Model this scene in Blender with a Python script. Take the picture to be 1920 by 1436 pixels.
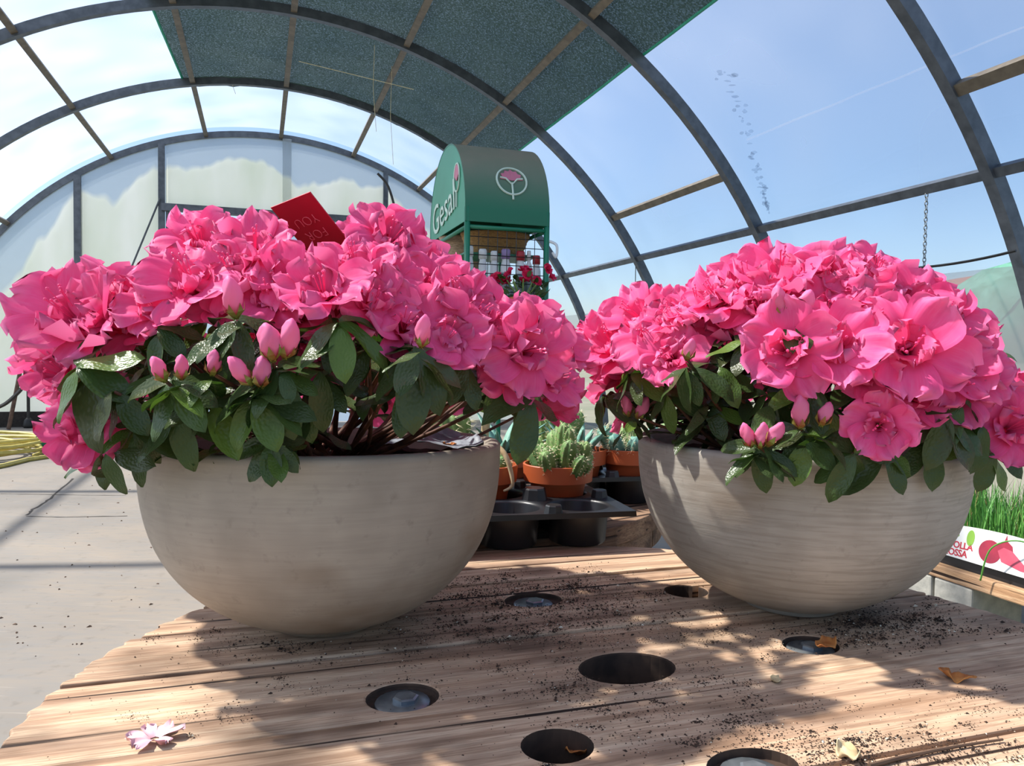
import bpy, bmesh, math, random
from mathutils import Vector, Matrix, Quaternion, noise

for o in list(bpy.data.objects):
    bpy.data.objects.remove(o)
scene = bpy.context.scene
C = scene.collection
PI = math.pi

# ------------------------------------------------------------------ camera, sky, sun, exposure
YAW = math.radians(18.2)
EYE = 0.95                       # camera height above the concrete floor
F = 1442.0                       # focal length in pixels of the 1920 x 1436 frame
PITCH, ROLL = math.atan(55.4 / F), 0.014
CAMR = Matrix.Rotation(PI / 2 - PITCH, 3, 'X') @ Matrix.Rotation(ROLL, 3, 'Z')
cam_d = bpy.data.cameras.new('camera')
cam_d.sensor_fit = 'HORIZONTAL'; cam_d.sensor_width = 36; cam_d.lens = F / 1920 * 36
cam_d.clip_start = 0.01; cam_d.clip_end = 500
cam = bpy.data.objects.new('camera', cam_d); C.objects.link(cam)
cam.matrix_world = Matrix.Translation((0, 0, EYE)) @ CAMR.to_4x4()
scene.camera = cam

SUN_FROM = Vector((-0.75, 0.15, 1.0)).normalized()
world = bpy.data.worlds.new('sky'); scene.world = world; world.use_nodes = True
wn = world.node_tree; wn.nodes.clear()
w_out = wn.nodes.new('ShaderNodeOutputWorld'); w_bg = wn.nodes.new('ShaderNodeBackground')
w_sky = wn.nodes.new('ShaderNodeTexSky'); w_sky.sky_type = 'NISHITA'
w_sky.sun_disc = False
w_sky.sun_elevation = math.asin(SUN_FROM.z)
w_sky.sun_rotation = math.atan2(SUN_FROM.x, SUN_FROM.y)
w_sky.air_density = 1.0; w_sky.dust_density = 1.0; w_sky.ozone_density = 3.0
w_bg.inputs['Strength'].default_value = 0.20
wn.links.new(w_sky.outputs['Color'], w_bg.inputs['Color'])
wn.links.new(w_bg.outputs['Background'], w_out.inputs['Surface'])

sun_d = bpy.data.lights.new('sun', 'SUN'); sun_d.energy = 9.5; sun_d.angle = math.radians(1.6)
sun_d.color = (1.0, 0.93, 0.82)
sun = bpy.data.objects.new('sun', sun_d); C.objects.link(sun)
sun.rotation_euler = SUN_FROM.to_track_quat('Z', 'Y').to_euler()
sun.location = (-3, 2, 8)

vs = scene.view_settings
vs.view_transform = 'Standard'; vs.look = 'None'; vs.exposure = 0.0; vs.gamma = 1.0
vs.use_curve_mapping = False
scene.cycles.max_bounces = 5; scene.cycles.diffuse_bounces = 3; scene.cycles.glossy_bounces = 3; scene.cycles.transmission_bounces = 4

# ------------------------------------------------------------------ geometry helpers
def ray(px, py):
    return CAMR @ Vector(((px - 960) / F, -(py - 718) / F, -1.0))
def at(px, py, Y):               # point at forward distance Y seen at a photo position
    d = ray(px, py); return Vector((0, 0, EYE)) + d * (Y / d.y)
def on_z(px, py, z):
    d = ray(px, py); return Vector((0, 0, EYE)) + d * ((z - EYE) / d.z)
def proj(p):
    q = CAMR.transposed() @ (Vector(p) - Vector((0, 0, EYE)))
    return (960 + F * q.x / -q.z, 718 - F * q.y / -q.z)
YAW = math.radians(18.2); YC, YS = math.cos(YAW), math.sin(YAW)
def G(u, v, z):                  # greenhouse frame: u across the tunnel, v along it
    return Vector((u * YC - v * YS, u * YS + v * YC, z))
def lerp(a, b, t): return a + (b - a) * t
def sm(t):
    t = max(0, min(1, t)); return t * t * (3 - 2 * t)

class MB:
    def __init__(s): s.v = []; s.f = []; s.uv = []
    def add(s, verts, faces, uvs=None):
        k = len(s.v); s.v += [tuple(p) for p in verts]
        s.f += [tuple(i + k for i in f) for f in faces]
        s.uv += list(uvs) if uvs is not None else [(0, 0)] * len(verts)
        return s
    def box(s, c, d, M=None):
        x, y, z = d[0] / 2, d[1] / 2, d[2] / 2; c = Vector(c)
        vs_ = [Vector((a * x, b * y, e * z)) for a in (-1, 1) for b in (-1, 1) for e in (-1, 1)]
        vs_ = [c + (M @ p if M else p) for p in vs_]
        return s.add(vs_, [(0, 1, 3, 2), (4, 6, 7, 5), (0, 4, 5, 1), (2, 3, 7, 6), (0, 2, 6, 4), (1, 5, 7, 3)])
    def tube(s, pts, r, n=8, cap=True):
        pts = [Vector(p) for p in pts]; rs = r if isinstance(r, (list, tuple)) else [r] * len(pts)
        vs_, fs = [], []; prev = None
        for i, p in enumerate(pts):
            t = (pts[min(i + 1, len(pts) - 1)] - pts[max(i - 1, 0)]).normalized()
            if prev is None:
                a = Vector((0, 0, 1)) if abs(t.z) < .9 else Vector((1, 0, 0))
                x = t.cross(a).normalized()
            else:
                x = (prev - t * prev.dot(t)).normalized()
            prev = x; y = t.cross(x)
            for k in range(n):
                an = 2 * PI * k / n; vs_.append(p + (x * math.cos(an) + y * math.sin(an)) * rs[i])
        for i in range(len(pts) - 1):
            for k in range(n):
                a, b = i * n + k, i * n + (k + 1) % n; fs.append((a, b, b + n, a + n))
        if cap:
            fs.append(tuple(range(n - 1, -1, -1))); fs.append(tuple(range((len(pts) - 1) * n, len(pts) * n)))
        return s.add(vs_, fs)
    def bar(s, pts, w, h, up):   # rectangular sweep; up = list of outward vectors or one vector
        pts = [Vector(p) for p in pts]; vs_, fs = [], []
        for i, p in enumerate(pts):
            t = (pts[min(i + 1, len(pts) - 1)] - pts[max(i - 1, 0)]).normalized()
            y = Vector(up[i] if isinstance(up, list) else up); y = (y - t * y.dot(t)).normalized(); x = t.cross(y)
            for a, b in ((-1, -1), (1, -1), (1, 1), (-1, 1)): vs_.append(p + x * a * w / 2 + y * b * h / 2)
        for i in range(len(pts) - 1):
            for k in range(4):
                a, b = i * 4 + k, i * 4 + (k + 1) % 4; fs.append((a, b, b + 4, a + 4))
        n = len(pts) * 4; fs += [(3, 2, 1, 0), (n - 4, n - 3, n - 2, n - 1)]
        return s.add(vs_, fs)
    def lathe(s, prof, n=48, c=(0, 0, 0), wob=None, sx=1, sy=1, close=True):
        vs_, fs = [], []; c = Vector(c)
        for j, (r, z) in enumerate(prof):
            for k in range(n):
                an = 2 * PI * k / n; rr = r * (wob(an, j) if wob else 1)
                vs_.append(c + Vector((rr * math.cos(an) * sx, rr * math.sin(an) * sy, z)))
        for j in range(len(prof) - 1):
            for k in range(n):
                a, b = j * n + k, j * n + (k + 1) % n; fs.append((a, b, b + n, a + n))
        if close:
            fs.append(tuple(range(n - 1, -1, -1))); m = (len(prof) - 1) * n; fs.append(tuple(range(m, m + n)))
        return s.add(vs_, fs)
    def prism(s, poly, z0, z1, M=None):
        n = len(poly); vs_ = [Vector((x, y, z0)) for x, y in poly] + [Vector((x, y, z1)) for x, y in poly]
        if M: vs_ = [M @ p for p in vs_]
        fs = [tuple(range(n - 1, -1, -1)), tuple(range(n, 2 * n))] + [(i, (i + 1) % n, n + (i + 1) % n, n + i) for i in range(n)]
        return s.add(vs_, fs)
    def mesh(s, name, m=None, smooth=False):
        me = bpy.data.meshes.new(name); me.from_pydata(s.v, [], s.f)
        ul = me.uv_layers.new(name='UVMap')
        idx = [0] * len(me.loops); me.loops.foreach_get('vertex_index', idx)
        flat = [c for i in idx for c in s.uv[i]]; ul.data.foreach_set('uv', flat)
        if m: me.materials.append(m)
        if smooth: me.polygons.foreach_set('use_smooth', [True] * len(me.polygons))
        me.update(); return me
    def build(s, name, m=None, parent=None, smooth=False, M=None):
        return link(name, s.mesh(name, m, smooth), parent, M)

def link(name, me, parent=None, M=None):
    o = bpy.data.objects.new(name, me); C.objects.link(o)
    if parent is not None: o.parent = parent
    if M is not None: o.matrix_local = M
    return o
def tag(o, label=None, cat=None, group=None, kind=None):
    if label: o['label'] = label
    if cat: o['category'] = cat
    if group: o['group'] = group
    if kind: o['kind'] = kind
    return o
def empty(name, loc=(0, 0, 0), rz=0):
    o = bpy.data.objects.new(name, None); C.objects.link(o); o.empty_display_size = .05
    o.location = loc; o.rotation_euler = (0, 0, rz); return o
def bevel(o, w, seg=2, ang=40):
    m = o.modifiers.new('bevel', 'BEVEL'); m.width = w; m.segments = seg; m.limit_method = 'ANGLE'; m.angle_limit = math.radians(ang)
    return o
def bake(o):
    dg = bpy.context.evaluated_depsgraph_get(); dg.update()
    me = bpy.data.meshes.new_from_object(o.evaluated_get(dg)); o.modifiers.clear(); o.data = me; return o
def text_mesh(body, size, m, depth=.0006, offset=0, spacing=1.0, shear=0):
    cu = bpy.data.curves.new('lettering', 'FONT'); cu.body = body; cu.size = size; cu.extrude = depth; cu.offset = offset
    cu.align_x = 'CENTER'; cu.align_y = 'CENTER'; cu.space_character = spacing; cu.shear = shear; cu.resolution_u = 3
    o = bpy.data.objects.new('tmp_text', cu); C.objects.link(o)
    dg = bpy.context.evaluated_depsgraph_get(); dg.update()
    me = bpy.data.meshes.new_from_object(o.evaluated_get(dg)); bpy.data.objects.remove(o)
    me.materials.clear(); me.materials.append(m); return me
def aim(d, spin=0):
    return Vector(d).to_track_quat('Z', 'Y').to_matrix().to_4x4() @ Matrix.Rotation(spin, 4, 'Z')

# ------------------------------------------------------------------ material helpers
def lin(h):
    h = h.lstrip('#'); out = []
    for i in (0, 2, 4):
        c = int(h[i:i + 2], 16) / 255; out.append(c / 12.92 if c <= .04045 else ((c + .055) / 1.055) ** 2.4)
    return (*out, 1)
class NT:
    def __init__(s, name):
        s.m = bpy.data.materials.new(name); s.m.use_nodes = True; s.t = s.m.node_tree; s.t.nodes.clear()
        s.out = s.t.nodes.new('ShaderNodeOutputMaterial')
    def n(s, typ, props=None, **inp):
        nd = s.t.nodes.new('ShaderNode' + typ)
        for k, v in (props or {}).items(): setattr(nd, k, v)
        for k, v in inp.items():
            key = int(k[1:]) if k[0] == 'i' and k[1:].isdigit() else k.replace('_', ' ')
            s.set(nd.inputs[key], v)
        return nd
    def set(s, sock, v):
        if isinstance(v, bpy.types.NodeSocket): s.t.links.new(v, sock)
        elif isinstance(v, bpy.types.Node): s.t.links.new(v.outputs[0], sock)
        else: sock.default_value = v
    def coord(s, which='Object', scale=(1, 1, 1), rot=(0, 0, 0)):
        c = s.n('TexCoord'); mp = s.n('Mapping', Scale=scale, Rotation=rot); s.t.links.new(c.outputs[which], mp.inputs['Vector']); return mp.outputs[0]
    def noise(s, vec, scale=5, detail=4, rough=.55, dist=0):
        return s.n('TexNoise', Vector=vec, Scale=scale, Detail=min(detail, 3), Roughness=rough, Distortion=dist).outputs[0]
    def ramp(s, fac, stops, interp='LINEAR'):
        r = s.n('ValToRGB', Fac=fac); r.color_ramp.interpolation = interp
        while len(r.color_ramp.elements) > 1: r.color_ramp.elements.remove(r.color_ramp.elements[-1])
        e = r.color_ramp.elements[0]; e.position, e.color = stops[0][0], stops[0][1]
        for p, c in stops[1:]:
            e = r.color_ramp.elements.new(p); e.color = c
        return r.outputs[0]
    def mix(s, fac, a, b, blend='MIX'):
        nd = s.n('Mix', {'data_type': 'RGBA', 'blend_type': blend})
        s.set(nd.inputs[0], fac); s.set(nd.inputs[6], a); s.set(nd.inputs[7], b); return nd.outputs[2]
    def math(s, op, a, b=0.0):
        nd = s.n('Math', {'operation': op}); s.set(nd.inputs[0], a); s.set(nd.inputs[1], b); return nd.outputs[0]
    def bump(s, h, strength=.3, dist=.01):
        return s.n('Bump', Strength=strength, Distance=dist, Height=h).outputs[0]
    def surf(s, sh):
        s.set(s.out.inputs['Surface'], sh if isinstance(sh, bpy.types.NodeSocket) else sh.outputs[0]); return s.m
    def pbr(s, col, rough=.6, normal=None, **kw):
        p = s.n('BsdfPrincipled'); s.set(p.inputs['Base Color'], col); s.set(p.inputs['Roughness'], rough)
        if normal is not None: s.set(p.inputs['Normal'], normal)
        for k, v in kw.items(): s.set(p.inputs[k.replace('_', ' ')], v)
        return p
W1, B1 = (1, 1, 1, 1), (0, 0, 0, 1)
def plain(name, c1, c2=None, scale=8, rough=.6, bump=.15, stretch=(1, 1, 1), metallic=0, lo=.35, hi=.65, spec=.5, detail=5):
    t = NT(name); v = t.coord('Object', stretch); nz = t.noise(v, scale, detail)
    col = t.ramp(nz, [(lo, lin(c1)), (hi, lin(c2 or c1))])
    return t.surf(t.pbr(col, rough, t.bump(nz, bump, .004) if bump >= .3 else None, Metallic=metallic, Specular_IOR_Level=spec))

def make_film(name, tint, opac_lo, opac_hi, scatter, stretch=(1, 1, 1), gloss=.05, trans=(.93, .96, 1, 1)):
    t = NT(name); v = t.coord('Object', stretch); nz = t.noise(v, 1.6, 1, .5)
    fac = t.ramp(nz, [(.3, (opac_lo,) * 3 + (1,)), (.7, (opac_hi,) * 3 + (1,))])
    tr = t.n('BsdfTransparent', Color=trans)
    tl = t.n('BsdfTranslucent', Color=tint); df = t.n('BsdfDiffuse', Color=tint)
    ms = t.n('MixShader', i0=1 - scatter, i1=df.outputs[0], i2=tl.outputs[0])
    m1 = t.n('MixShader', i0=fac, i1=tr.outputs[0], i2=ms.outputs[0])
    gl = t.n('BsdfGlossy', Color=W1, Roughness=.18)
    m2 = t.n('MixShader', i0=gloss, i1=m1.outputs[0], i2=gl.outputs[0])
    return t.surf(m2)
M_FILM = make_film('plastic_film', lin('#f4f8ff'), .15, .27, .15, (1, 1, 1), .03)
M_SIDE = make_film('cloudy_film', lin('#f1e9da'), .55, .72, .3, (.5, .5, 2))
def mk_panel():
    t = NT('twin_wall_sheet'); c = t.n('TexCoord'); sep = t.n('SeparateXYZ', Vector=c.outputs['Object'])
    du = t.n('VectorMath', {'operation': 'DOT_PRODUCT'}); t.set(du.inputs[0], c.outputs['Object']); du.inputs[1].default_value = (math.cos(math.radians(18.2)), math.sin(math.radians(18.2)), 0)
    uu = t.math('SUBTRACT', du.outputs['Value'], .10); zz = t.math('SUBTRACT', sep.outputs[2], EYE - 1.13)
    rad = t.math('SQRT', t.math('ADD', t.math('MULTIPLY', uu, uu), t.math('MULTIPLY', zz, zz)))
    wob = t.noise(t.coord('Object', (1, 1, .25)), 1.6, 4, .5)
    h = t.math('SUBTRACT', t.math('ADD', rad, t.math('MULTIPLY', wob, .9)), 3.93)
    wet = t.ramp(t.math('MULTIPLY', h, 16), [(0, B1), (1, W1)])
    stn = t.noise(t.coord('Object', (1.5, 1.5, .5)), 1.4, 5)
    base = t.mix(t.ramp(stn, [(.4, B1), (.8, W1)]), lin('#f4f5ee'), lin('#e3e8d8'))
    col = t.mix(wet, base, lin('#c3ccd2'))
    tr = t.n('BsdfTransparent', Color=(.9, .95, 1, 1)); df = t.n('BsdfDiffuse'); t.set(df.inputs[0], col)
    tl = t.n('BsdfTranslucent'); t.set(tl.inputs[0], col)
    ms = t.n('MixShader', i0=.45, i1=df.outputs[0], i2=tl.outputs[0])
    fac = t.mix(wet, (.82, .82, .82, 1), (.62, .62, .62, 1))
    m1 = t.n('MixShader', i0=fac, i1=tr.outputs[0], i2=ms.outputs[0])
    return t.surf(m1)
M_PANEL = mk_panel()
M_DOORGLASS = make_film('door_sheet', lin('#bcd0e4'), .5, .7, .35)
M_STEEL = plain('galvanised_steel', '#646a72', '#51575e', 14, .45, .05, metallic=.35)
M_STEELD = plain('dull_steel', '#7a7061', '#645b4e', 14, .55, .05, metallic=.2)
def mk_net():
    t = NT('shade_net'); v = t.coord('Object', (1, 1, 1), (0, 0, -YAW)); w = t.noise(t.coord('Object', (1, 1, 1)), 80, 2, .7)
    hole = t.ramp(w, [(.45, (.02, .02, .02, 1)), (.75, (.22, .22, .22, 1))])
    col = t.mix(t.noise(v, 3, 3), lin('#2c3f38'), lin('#46594f'))
    df = t.n('BsdfDiffuse'); t.set(df.inputs[0], col); tl = t.n('BsdfTranslucent'); t.set(tl.inputs[0], col)
    ms = t.n('MixShader', i0=.10, i1=df.outputs[0], i2=tl.outputs[0])
    tr = t.n('BsdfTransparent', Color=(.85, .95, .95, 1))
    return t.surf(t.n('MixShader', i0=hole, i1=ms.outputs[0], i2=tr.outputs[0]))
M_NET = mk_net()
M_NETHEM = plain('net_hem', '#1f8f74', '#2aa386', 30, .6, 0)
def mk_floor():
    t = NT('concrete_floor'); v = t.coord('Object'); a = t.noise(v, .9, 6, .6); b = t.noise(v, 18, 5, .6); c = t.noise(t.coord('Object', (3, 14, 1), (0, 0, .5)), 2.2, 6, .6)
    col = t.ramp(a, [(.3, lin('#736e67')), (.5, lin('#8a8279')), (.7, lin('#988b7c'))])
    col = t.mix(t.ramp(c, [(.42, (.0, .0, .0, 1)), (.75, (.55,) * 3 + (1,))]), col, lin('#7d7d7c'))
    col = t.mix(t.ramp(b, [(.57, B1), (.76, (.4,) * 3 + (1,))]), col, lin('#625c55'))
    sc_ = t.noise(t.coord('Object', (3, 90, 1), (0, 0, 1.1)), 1.4, 2)
    col = t.mix(t.ramp(sc_, [(.66, B1), (.72, (.35,) * 3 + (1,))]), col, lin('#b7afa3'))
    return t.surf(t.pbr(col, .75, None, Specular_IOR_Level=.3))
M_FLOOR = mk_floor()
def mk_wood(name, c_lo, c_mid, c_hi, dirt=.55):
    t = NT(name); v = t.coord('Object', (1.0, 26, 26)); info = t.n('ObjectInfo')
    vv = t.n('VectorMath', {'operation': 'ADD'}); t.set(vv.inputs[0], v)
    off = t.math('MULTIPLY', info.outputs['Random'], 40); cb = t.n('CombineXYZ', X=off, Y=off); t.set(vv.inputs[1], cb)
    g = t.noise(vv.outputs[0], 2.4, 7, .62, .25); w2 = t.noise(t.coord('Object', (2, 9, 9)), 3, 4)
    fine = t.noise(t.coord('Object', (12, 260, 260)), 2, 4, .65)
    col = t.ramp(g, [(.30, lin(c_lo)), (.46, lin(c_mid)), (.62, lin(c_hi))])
    col = t.mix(t.ramp(w2, [(.35, (.35,) * 3 + (1,)), (.6, B1)]), col, lin('#8b7d72'))
    col = t.mix(t.ramp(fine, [(.36, (.6,) * 3 + (1,)), (.54, B1)]), col, lin(c_lo))
    crack = t.ramp(t.noise(t.coord('Object', (.9, 42, 42)), 1.7, 3, .5, .1), [(.33, W1), (.375, B1)])
    col = t.mix(crack, col, lin('#2e211a'))
    blot = t.noise(t.coord('Object', (1, 1.6, 1)), 5.5, 8, .7)
    col = t.mix(t.ramp(blot, [(.50, B1), (.66, (dirt,) * 3 + (1,))]), col, lin('#3a2b22'))
    h = t.math('ADD', t.math('MULTIPLY', fine, .5), t.math('MULTIPLY', crack, -1.2))
    return t.surf(t.pbr(col, .78, t.bump(h, .55, .003), Specular_IOR_Level=.25))
M_WOOD = mk_wood('weathered_pine', '#96755c', '#cba88a', '#e2c4a5')
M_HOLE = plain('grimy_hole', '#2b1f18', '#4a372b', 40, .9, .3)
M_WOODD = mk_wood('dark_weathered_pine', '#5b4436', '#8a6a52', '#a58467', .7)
M_BOARD = mk_wood('raw_board', '#8f6a4c', '#c09670', '#d3ad86', .25)
def mk_bowl(name, c1, c2, c3, streak):
    t = NT(name); v = t.coord('Object'); a = t.noise(v, 9, 6, .62); s_ = t.noise(t.coord('Object', (6, 6, 110)), 2.6, 5, .6); b = t.noise(v, 70, 4, .6)
    d = t.noise(t.coord('Object', (1, 1, 1.6)), 5.5, 4, .5)
    col = t.ramp(a, [(.32, lin(c1)), (.55, lin(c2)), (.72, lin(c3))])
    col = t.mix(t.ramp(s_, [(.38, (streak,) * 3 + (1,)), (.56, B1)]), col, lin('#7f776c'))
    col = t.mix(t.ramp(d, [(.54, B1), (.70, (.62,) * 3 + (1,))]), col, lin('#7a6248'))
    col = t.mix(t.ramp(b, [(.6, B1), (.78, (.35,) * 3 + (1,))]), col, lin('#6c645b'))
    h = t.math('ADD', t.math('MULTIPLY', b, .3), t.math('MULTIPLY', s_, streak))
    return t.surf(t.pbr(col, .55, t.bump(h, .35, .002), Specular_IOR_Level=.35))
M_BOWL1 = mk_bowl('cement_smooth', '#938a7e', '#a69c8f', '#b3a99b', .15)
M_BOWL2 = mk_bowl('cement_brushed', '#9b958c', '#aea89f', '#bdb7ad', .36)
M_SOIL = plain('potting_soil', '#1d1511', '#3a2a20', 60, .95, .8)
def mk_petal(name, deep, midc, edge):
    t = NT(name); uv = t.n('TexCoord').outputs['UV']; sep = t.n('SeparateXYZ', Vector=uv)
    info = t.n('ObjectInfo')
    col = t.ramp(sep.outputs[0], [(.0, deep), (.28, midc), (.75, midc), (1, edge)])
    mp = t.n('Mapping', Vector=uv, Scale=(2, 16, 1)); vein = t.noise(mp.outputs[0], 1.6, 1)
    col = t.mix(t.ramp(vein, [(.5, B1), (.75, (.35,) * 3 + (1,))]), col, edge)
    hsv = t.n('HueSaturation', Color=col); t.set(hsv.inputs['Value'], t.math('ADD', t.math('MULTIPLY', info.outputs['Random'], .14), .93))
    col = hsv.outputs[0]
    p = t.pbr(col, .55, None, Specular_IOR_Level=.25)
    tl = t.n('BsdfTranslucent'); t.set(tl.inputs[0], col)
    return t.surf(t.n('MixShader', i0=.34, i1=p.outputs[0], i2=tl.outputs[0]))
M_PETAL = mk_petal('azalea_petal', (.82, .010, .075, 1), (.95, .105, .315, 1), (.98, .24, .48, 1))
M_PETALR = mk_petal('red_petal', (.45, .004, .03, 1), (.70, .01, .07, 1), (.80, .04, .16, 1))
M_BUD = mk_petal('bud_petal', (.60, .20, .10, 1), (.92, .26, .46, 1), (.95, .22, .48, 1))
def mk_leaf():
    t = NT('azalea_leaf'); info = t.n('ObjectInfo'); uv = t.n('TexCoord').outputs['UV']; sep = t.n('SeparateXYZ', Vector=uv)
    rn = info.outputs['Random']
    top = t.ramp(rn, [(0, (.008, .018, .008, 1)), (.35, (.012, .038, .010, 1)), (.58, (.022, .062, .012, 1)), (.72, (.036, .016, .014, 1)), (.80, (.02, .05, .012, 1)), (.9, (.09, .17, .02, 1)), (1, (.15, .26, .03, 1))])
    back = t.mix(.45, top, (.10, .15, .05, 1))
    rib = t.ramp(t.math('ABSOLUTE', t.math('SUBTRACT', sep.outputs[1], .5)), [(.0, (.35,) * 3 + (1,)), (.04, B1)])
    geo = t.n('NewGeometry')
    col = t.mix(geo.outputs['Backfacing'], t.mix(rib, top, (.14, .2, .06, 1)), back)
    mp = t.n('Mapping', Vector=uv, Scale=(9, 5, 1)); vein = t.noise(mp.outputs[0], 2.2, 0)
    nrm = t.bump(vein, .35, .0015)
    p = t.pbr(col, .30, nrm, Specular_IOR_Level=.34)
    tl = t.n('BsdfTranslucent', Normal=nrm); t.set(tl.inputs[0], t.mix(.4, col, (.12, .26, .02, 1)))
    return t.surf(t.n('MixShader', i0=.2, i1=p.outputs[0], i2=tl.outputs[0]))
M_LEAF = mk_leaf()
M_STEM = plain('azalea_stem', '#3d241a', '#6a3f28', 60, .7, .3)
M_CALYX = plain('bud_scale', '#8a4a22', '#7d8a3a', 90, .6, .2)
M_STAMEN = plain('stamen', '#f0407f', '#f4558f', 30, .5, 0)
M_CARD = plain('red_card', '#c4102f', '#b90f2f', 3, .45, 0)
M_CARDTXT = plain('card_print', '#ff6f7f', '#ff8391', 3, .5, 0)
M_GREEN = plain('green_enamel', '#1d7a5c', '#1a6e55', 5, .38, .02)
def mk_canopy():
    t = NT('dusty_green_plastic'); g = t.n('NewGeometry'); sep = t.n('SeparateXYZ', Vector=g.outputs['Normal']); v = t.coord('Object')
    dust = t.math('MULTIPLY', t.ramp(sep.outputs[2], [(.05, B1), (.75, W1)]), t.ramp(t.noise(v, 4, 4), [(.2, (.6,) * 3 + (1,)), (.7, W1)]))
    col = t.mix(dust, lin('#176b50'), lin('#847d70'))
    return t.surf(t.pbr(col, .45))
M_CANOPY = mk_canopy()
M_GPANEL = plain('pale_green_panel', '#3f9678', '#358a6c', 3, .45, 0)
M_PRINTW = plain('pale_print', '#c9dccf', '#bdd3c6', 6, .5, 0)
M_PRINTP = plain('pink_print', '#c9788f', '#b96a82', 6, .5, 0)
M_TERRA = plain('terracotta_plastic', '#b4582f', '#a64e28', 8, .5, .05)
M_BLACKP = plain('black_plastic', '#17181b', '#222327', 12, .38, .08)
M_CACT = plain('cactus_skin', '#577a43', '#7d9c58', 40, .6, .3)
M_CACT2 = plain('blue_green_skin', '#55857a', '#78a894', 30, .55, .2)
M_CACT3 = plain('pale_green_leaf', '#8fae4e', '#a9c266', 20, .5, .1)
M_SPINE = plain('cactus_spine', '#efe8c8', '#d8cb9c', 30, .6, 0)
M_CREAM = plain('dry_husk', '#cbb994', '#a98f66', 40, .8, .3)
M_RUST = plain('dried_brown_leaf', '#a8602a', '#c98a4a', 60, .8, .4)
M_CRUMB = plain('soil_crumbs', '#241913', '#473326', 90, .95, .2)
M_CHIPW = plain('pale_chips', '#c9bda6', '#e3dac8', 60, .8, .2)
M_ZINC = plain('zinc', '#9fa6ab', '#7d858b', 60, .35, .2, metallic=.7)
M_BLOCK = plain('concrete_block', '#9b9a92', '#b1aea4', 35, .9, .7)
M_WHITE = plain('white_card', '#eeeeea', '#e4e4df', 4, .45, 0)
M_ONION = plain('onion_print', '#a3283f', '#8a1f38', 20, .4, 0)
M_ONIONL = plain('onion_print_light', '#c8566b', '#b8475e', 20, .4, 0)
M_REDTXT = plain('red_print', '#c62a3e', '#c62a3e', 4, .5, 0)
M_GREENTXT = plain('green_print', '#7fae3c', '#8fbb4a', 4, .5, 0)
M_GRASS = plain('onion_shoot', '#4a8a35', '#6ba84a', 9, .5, .05)
M_GRASSY = plain('dry_shoot', '#b9a868', '#cdbd7c', 9, .6, .05)
M_TEAL = plain('teal_card', '#2fb6ac', '#2aa69f', 4, .45, 0)
M_ORANGE = plain('orange_plastic', '#d9742e', '#c9662a', 6, .5, 0)
M_HOSE = plain('yellow_hose', '#c7b96a', '#b5a656', 20, .5, .05)
M_HOSEB = plain('black_hose', '#22211f', '#2f2c29', 20, .5, .05)
M_STICK = plain('brown_stick', '#6b5240', '#4f3b2e', 20, .8, .3)
M_JUTE = plain('jute', '#b39a80', '#8f7861', 60, .9, .6, (1, 1, 4))
M_WICKER = plain('wicker', '#a9824e', '#7b5b32', 90, .8, .7, (1, 1, 5))
M_BOT = plain('white_bottle', '#e9ecee', '#dfe3e6', 4, .35, 0)
M_PURPLE = plain('lilac_cap', '#9a86b4', '#8f7aab', 4, .4, 0)
M_REDCAP = plain('red_cap', '#b2303c', '#a62a36', 4, .4, 0)
M_BLABEL = plain('bottle_label', '#8fa0ad', '#7f9c78', 14, .5, 0)
M_FOIL = plain('grey_liner', '#5d646d', '#9aa1aa', 22, .35, .6)
M_DARK = plain('dark_joint', '#3a342f', '#2c2723', 30, .95, .2)
M_OUTG = plain('outside_gravel', '#7f7d70', '#666d5a', .6, .95, .2)
M_HEDGE = plain('outside_hedge', '#5f9a80', '#3f7a5a', 3, .9, .4)
M_HOUSE = plain('outside_plaster', '#d9c7a4', '#cdb996', 2, .9, .1)
M_PINKF = plain('fallen_petal', '#f0c9cf', '#e9a9b8', 30, .7, .1)

rnd = random.Random(7)
# ------------------------------------------------------------------ the greenhouse shell
UC, ZC, RA = 0.10, EYE - 1.13, 3.88
SP = 1.86; V0 = 1.547 * SP
ARCH_V = [V0 - 3 * SP, V0 - 2 * SP, V0 - SP, V0, V0 + SP, V0 + 2 * SP, V0 + 3 * SP, 10.5]
V_END, V_START = 10.5, V0 - 3 * SP
def arc(th, v, off=0):           # th from the vertical, positive to the right
    return G(UC + (RA + off) * math.sin(th), v, ZC + (RA + off) * math.cos(th))
TH_MAX = math.acos((0.0 - ZC) / RA)
def z_th(z): return math.acos((z - ZC) / RA)

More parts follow.
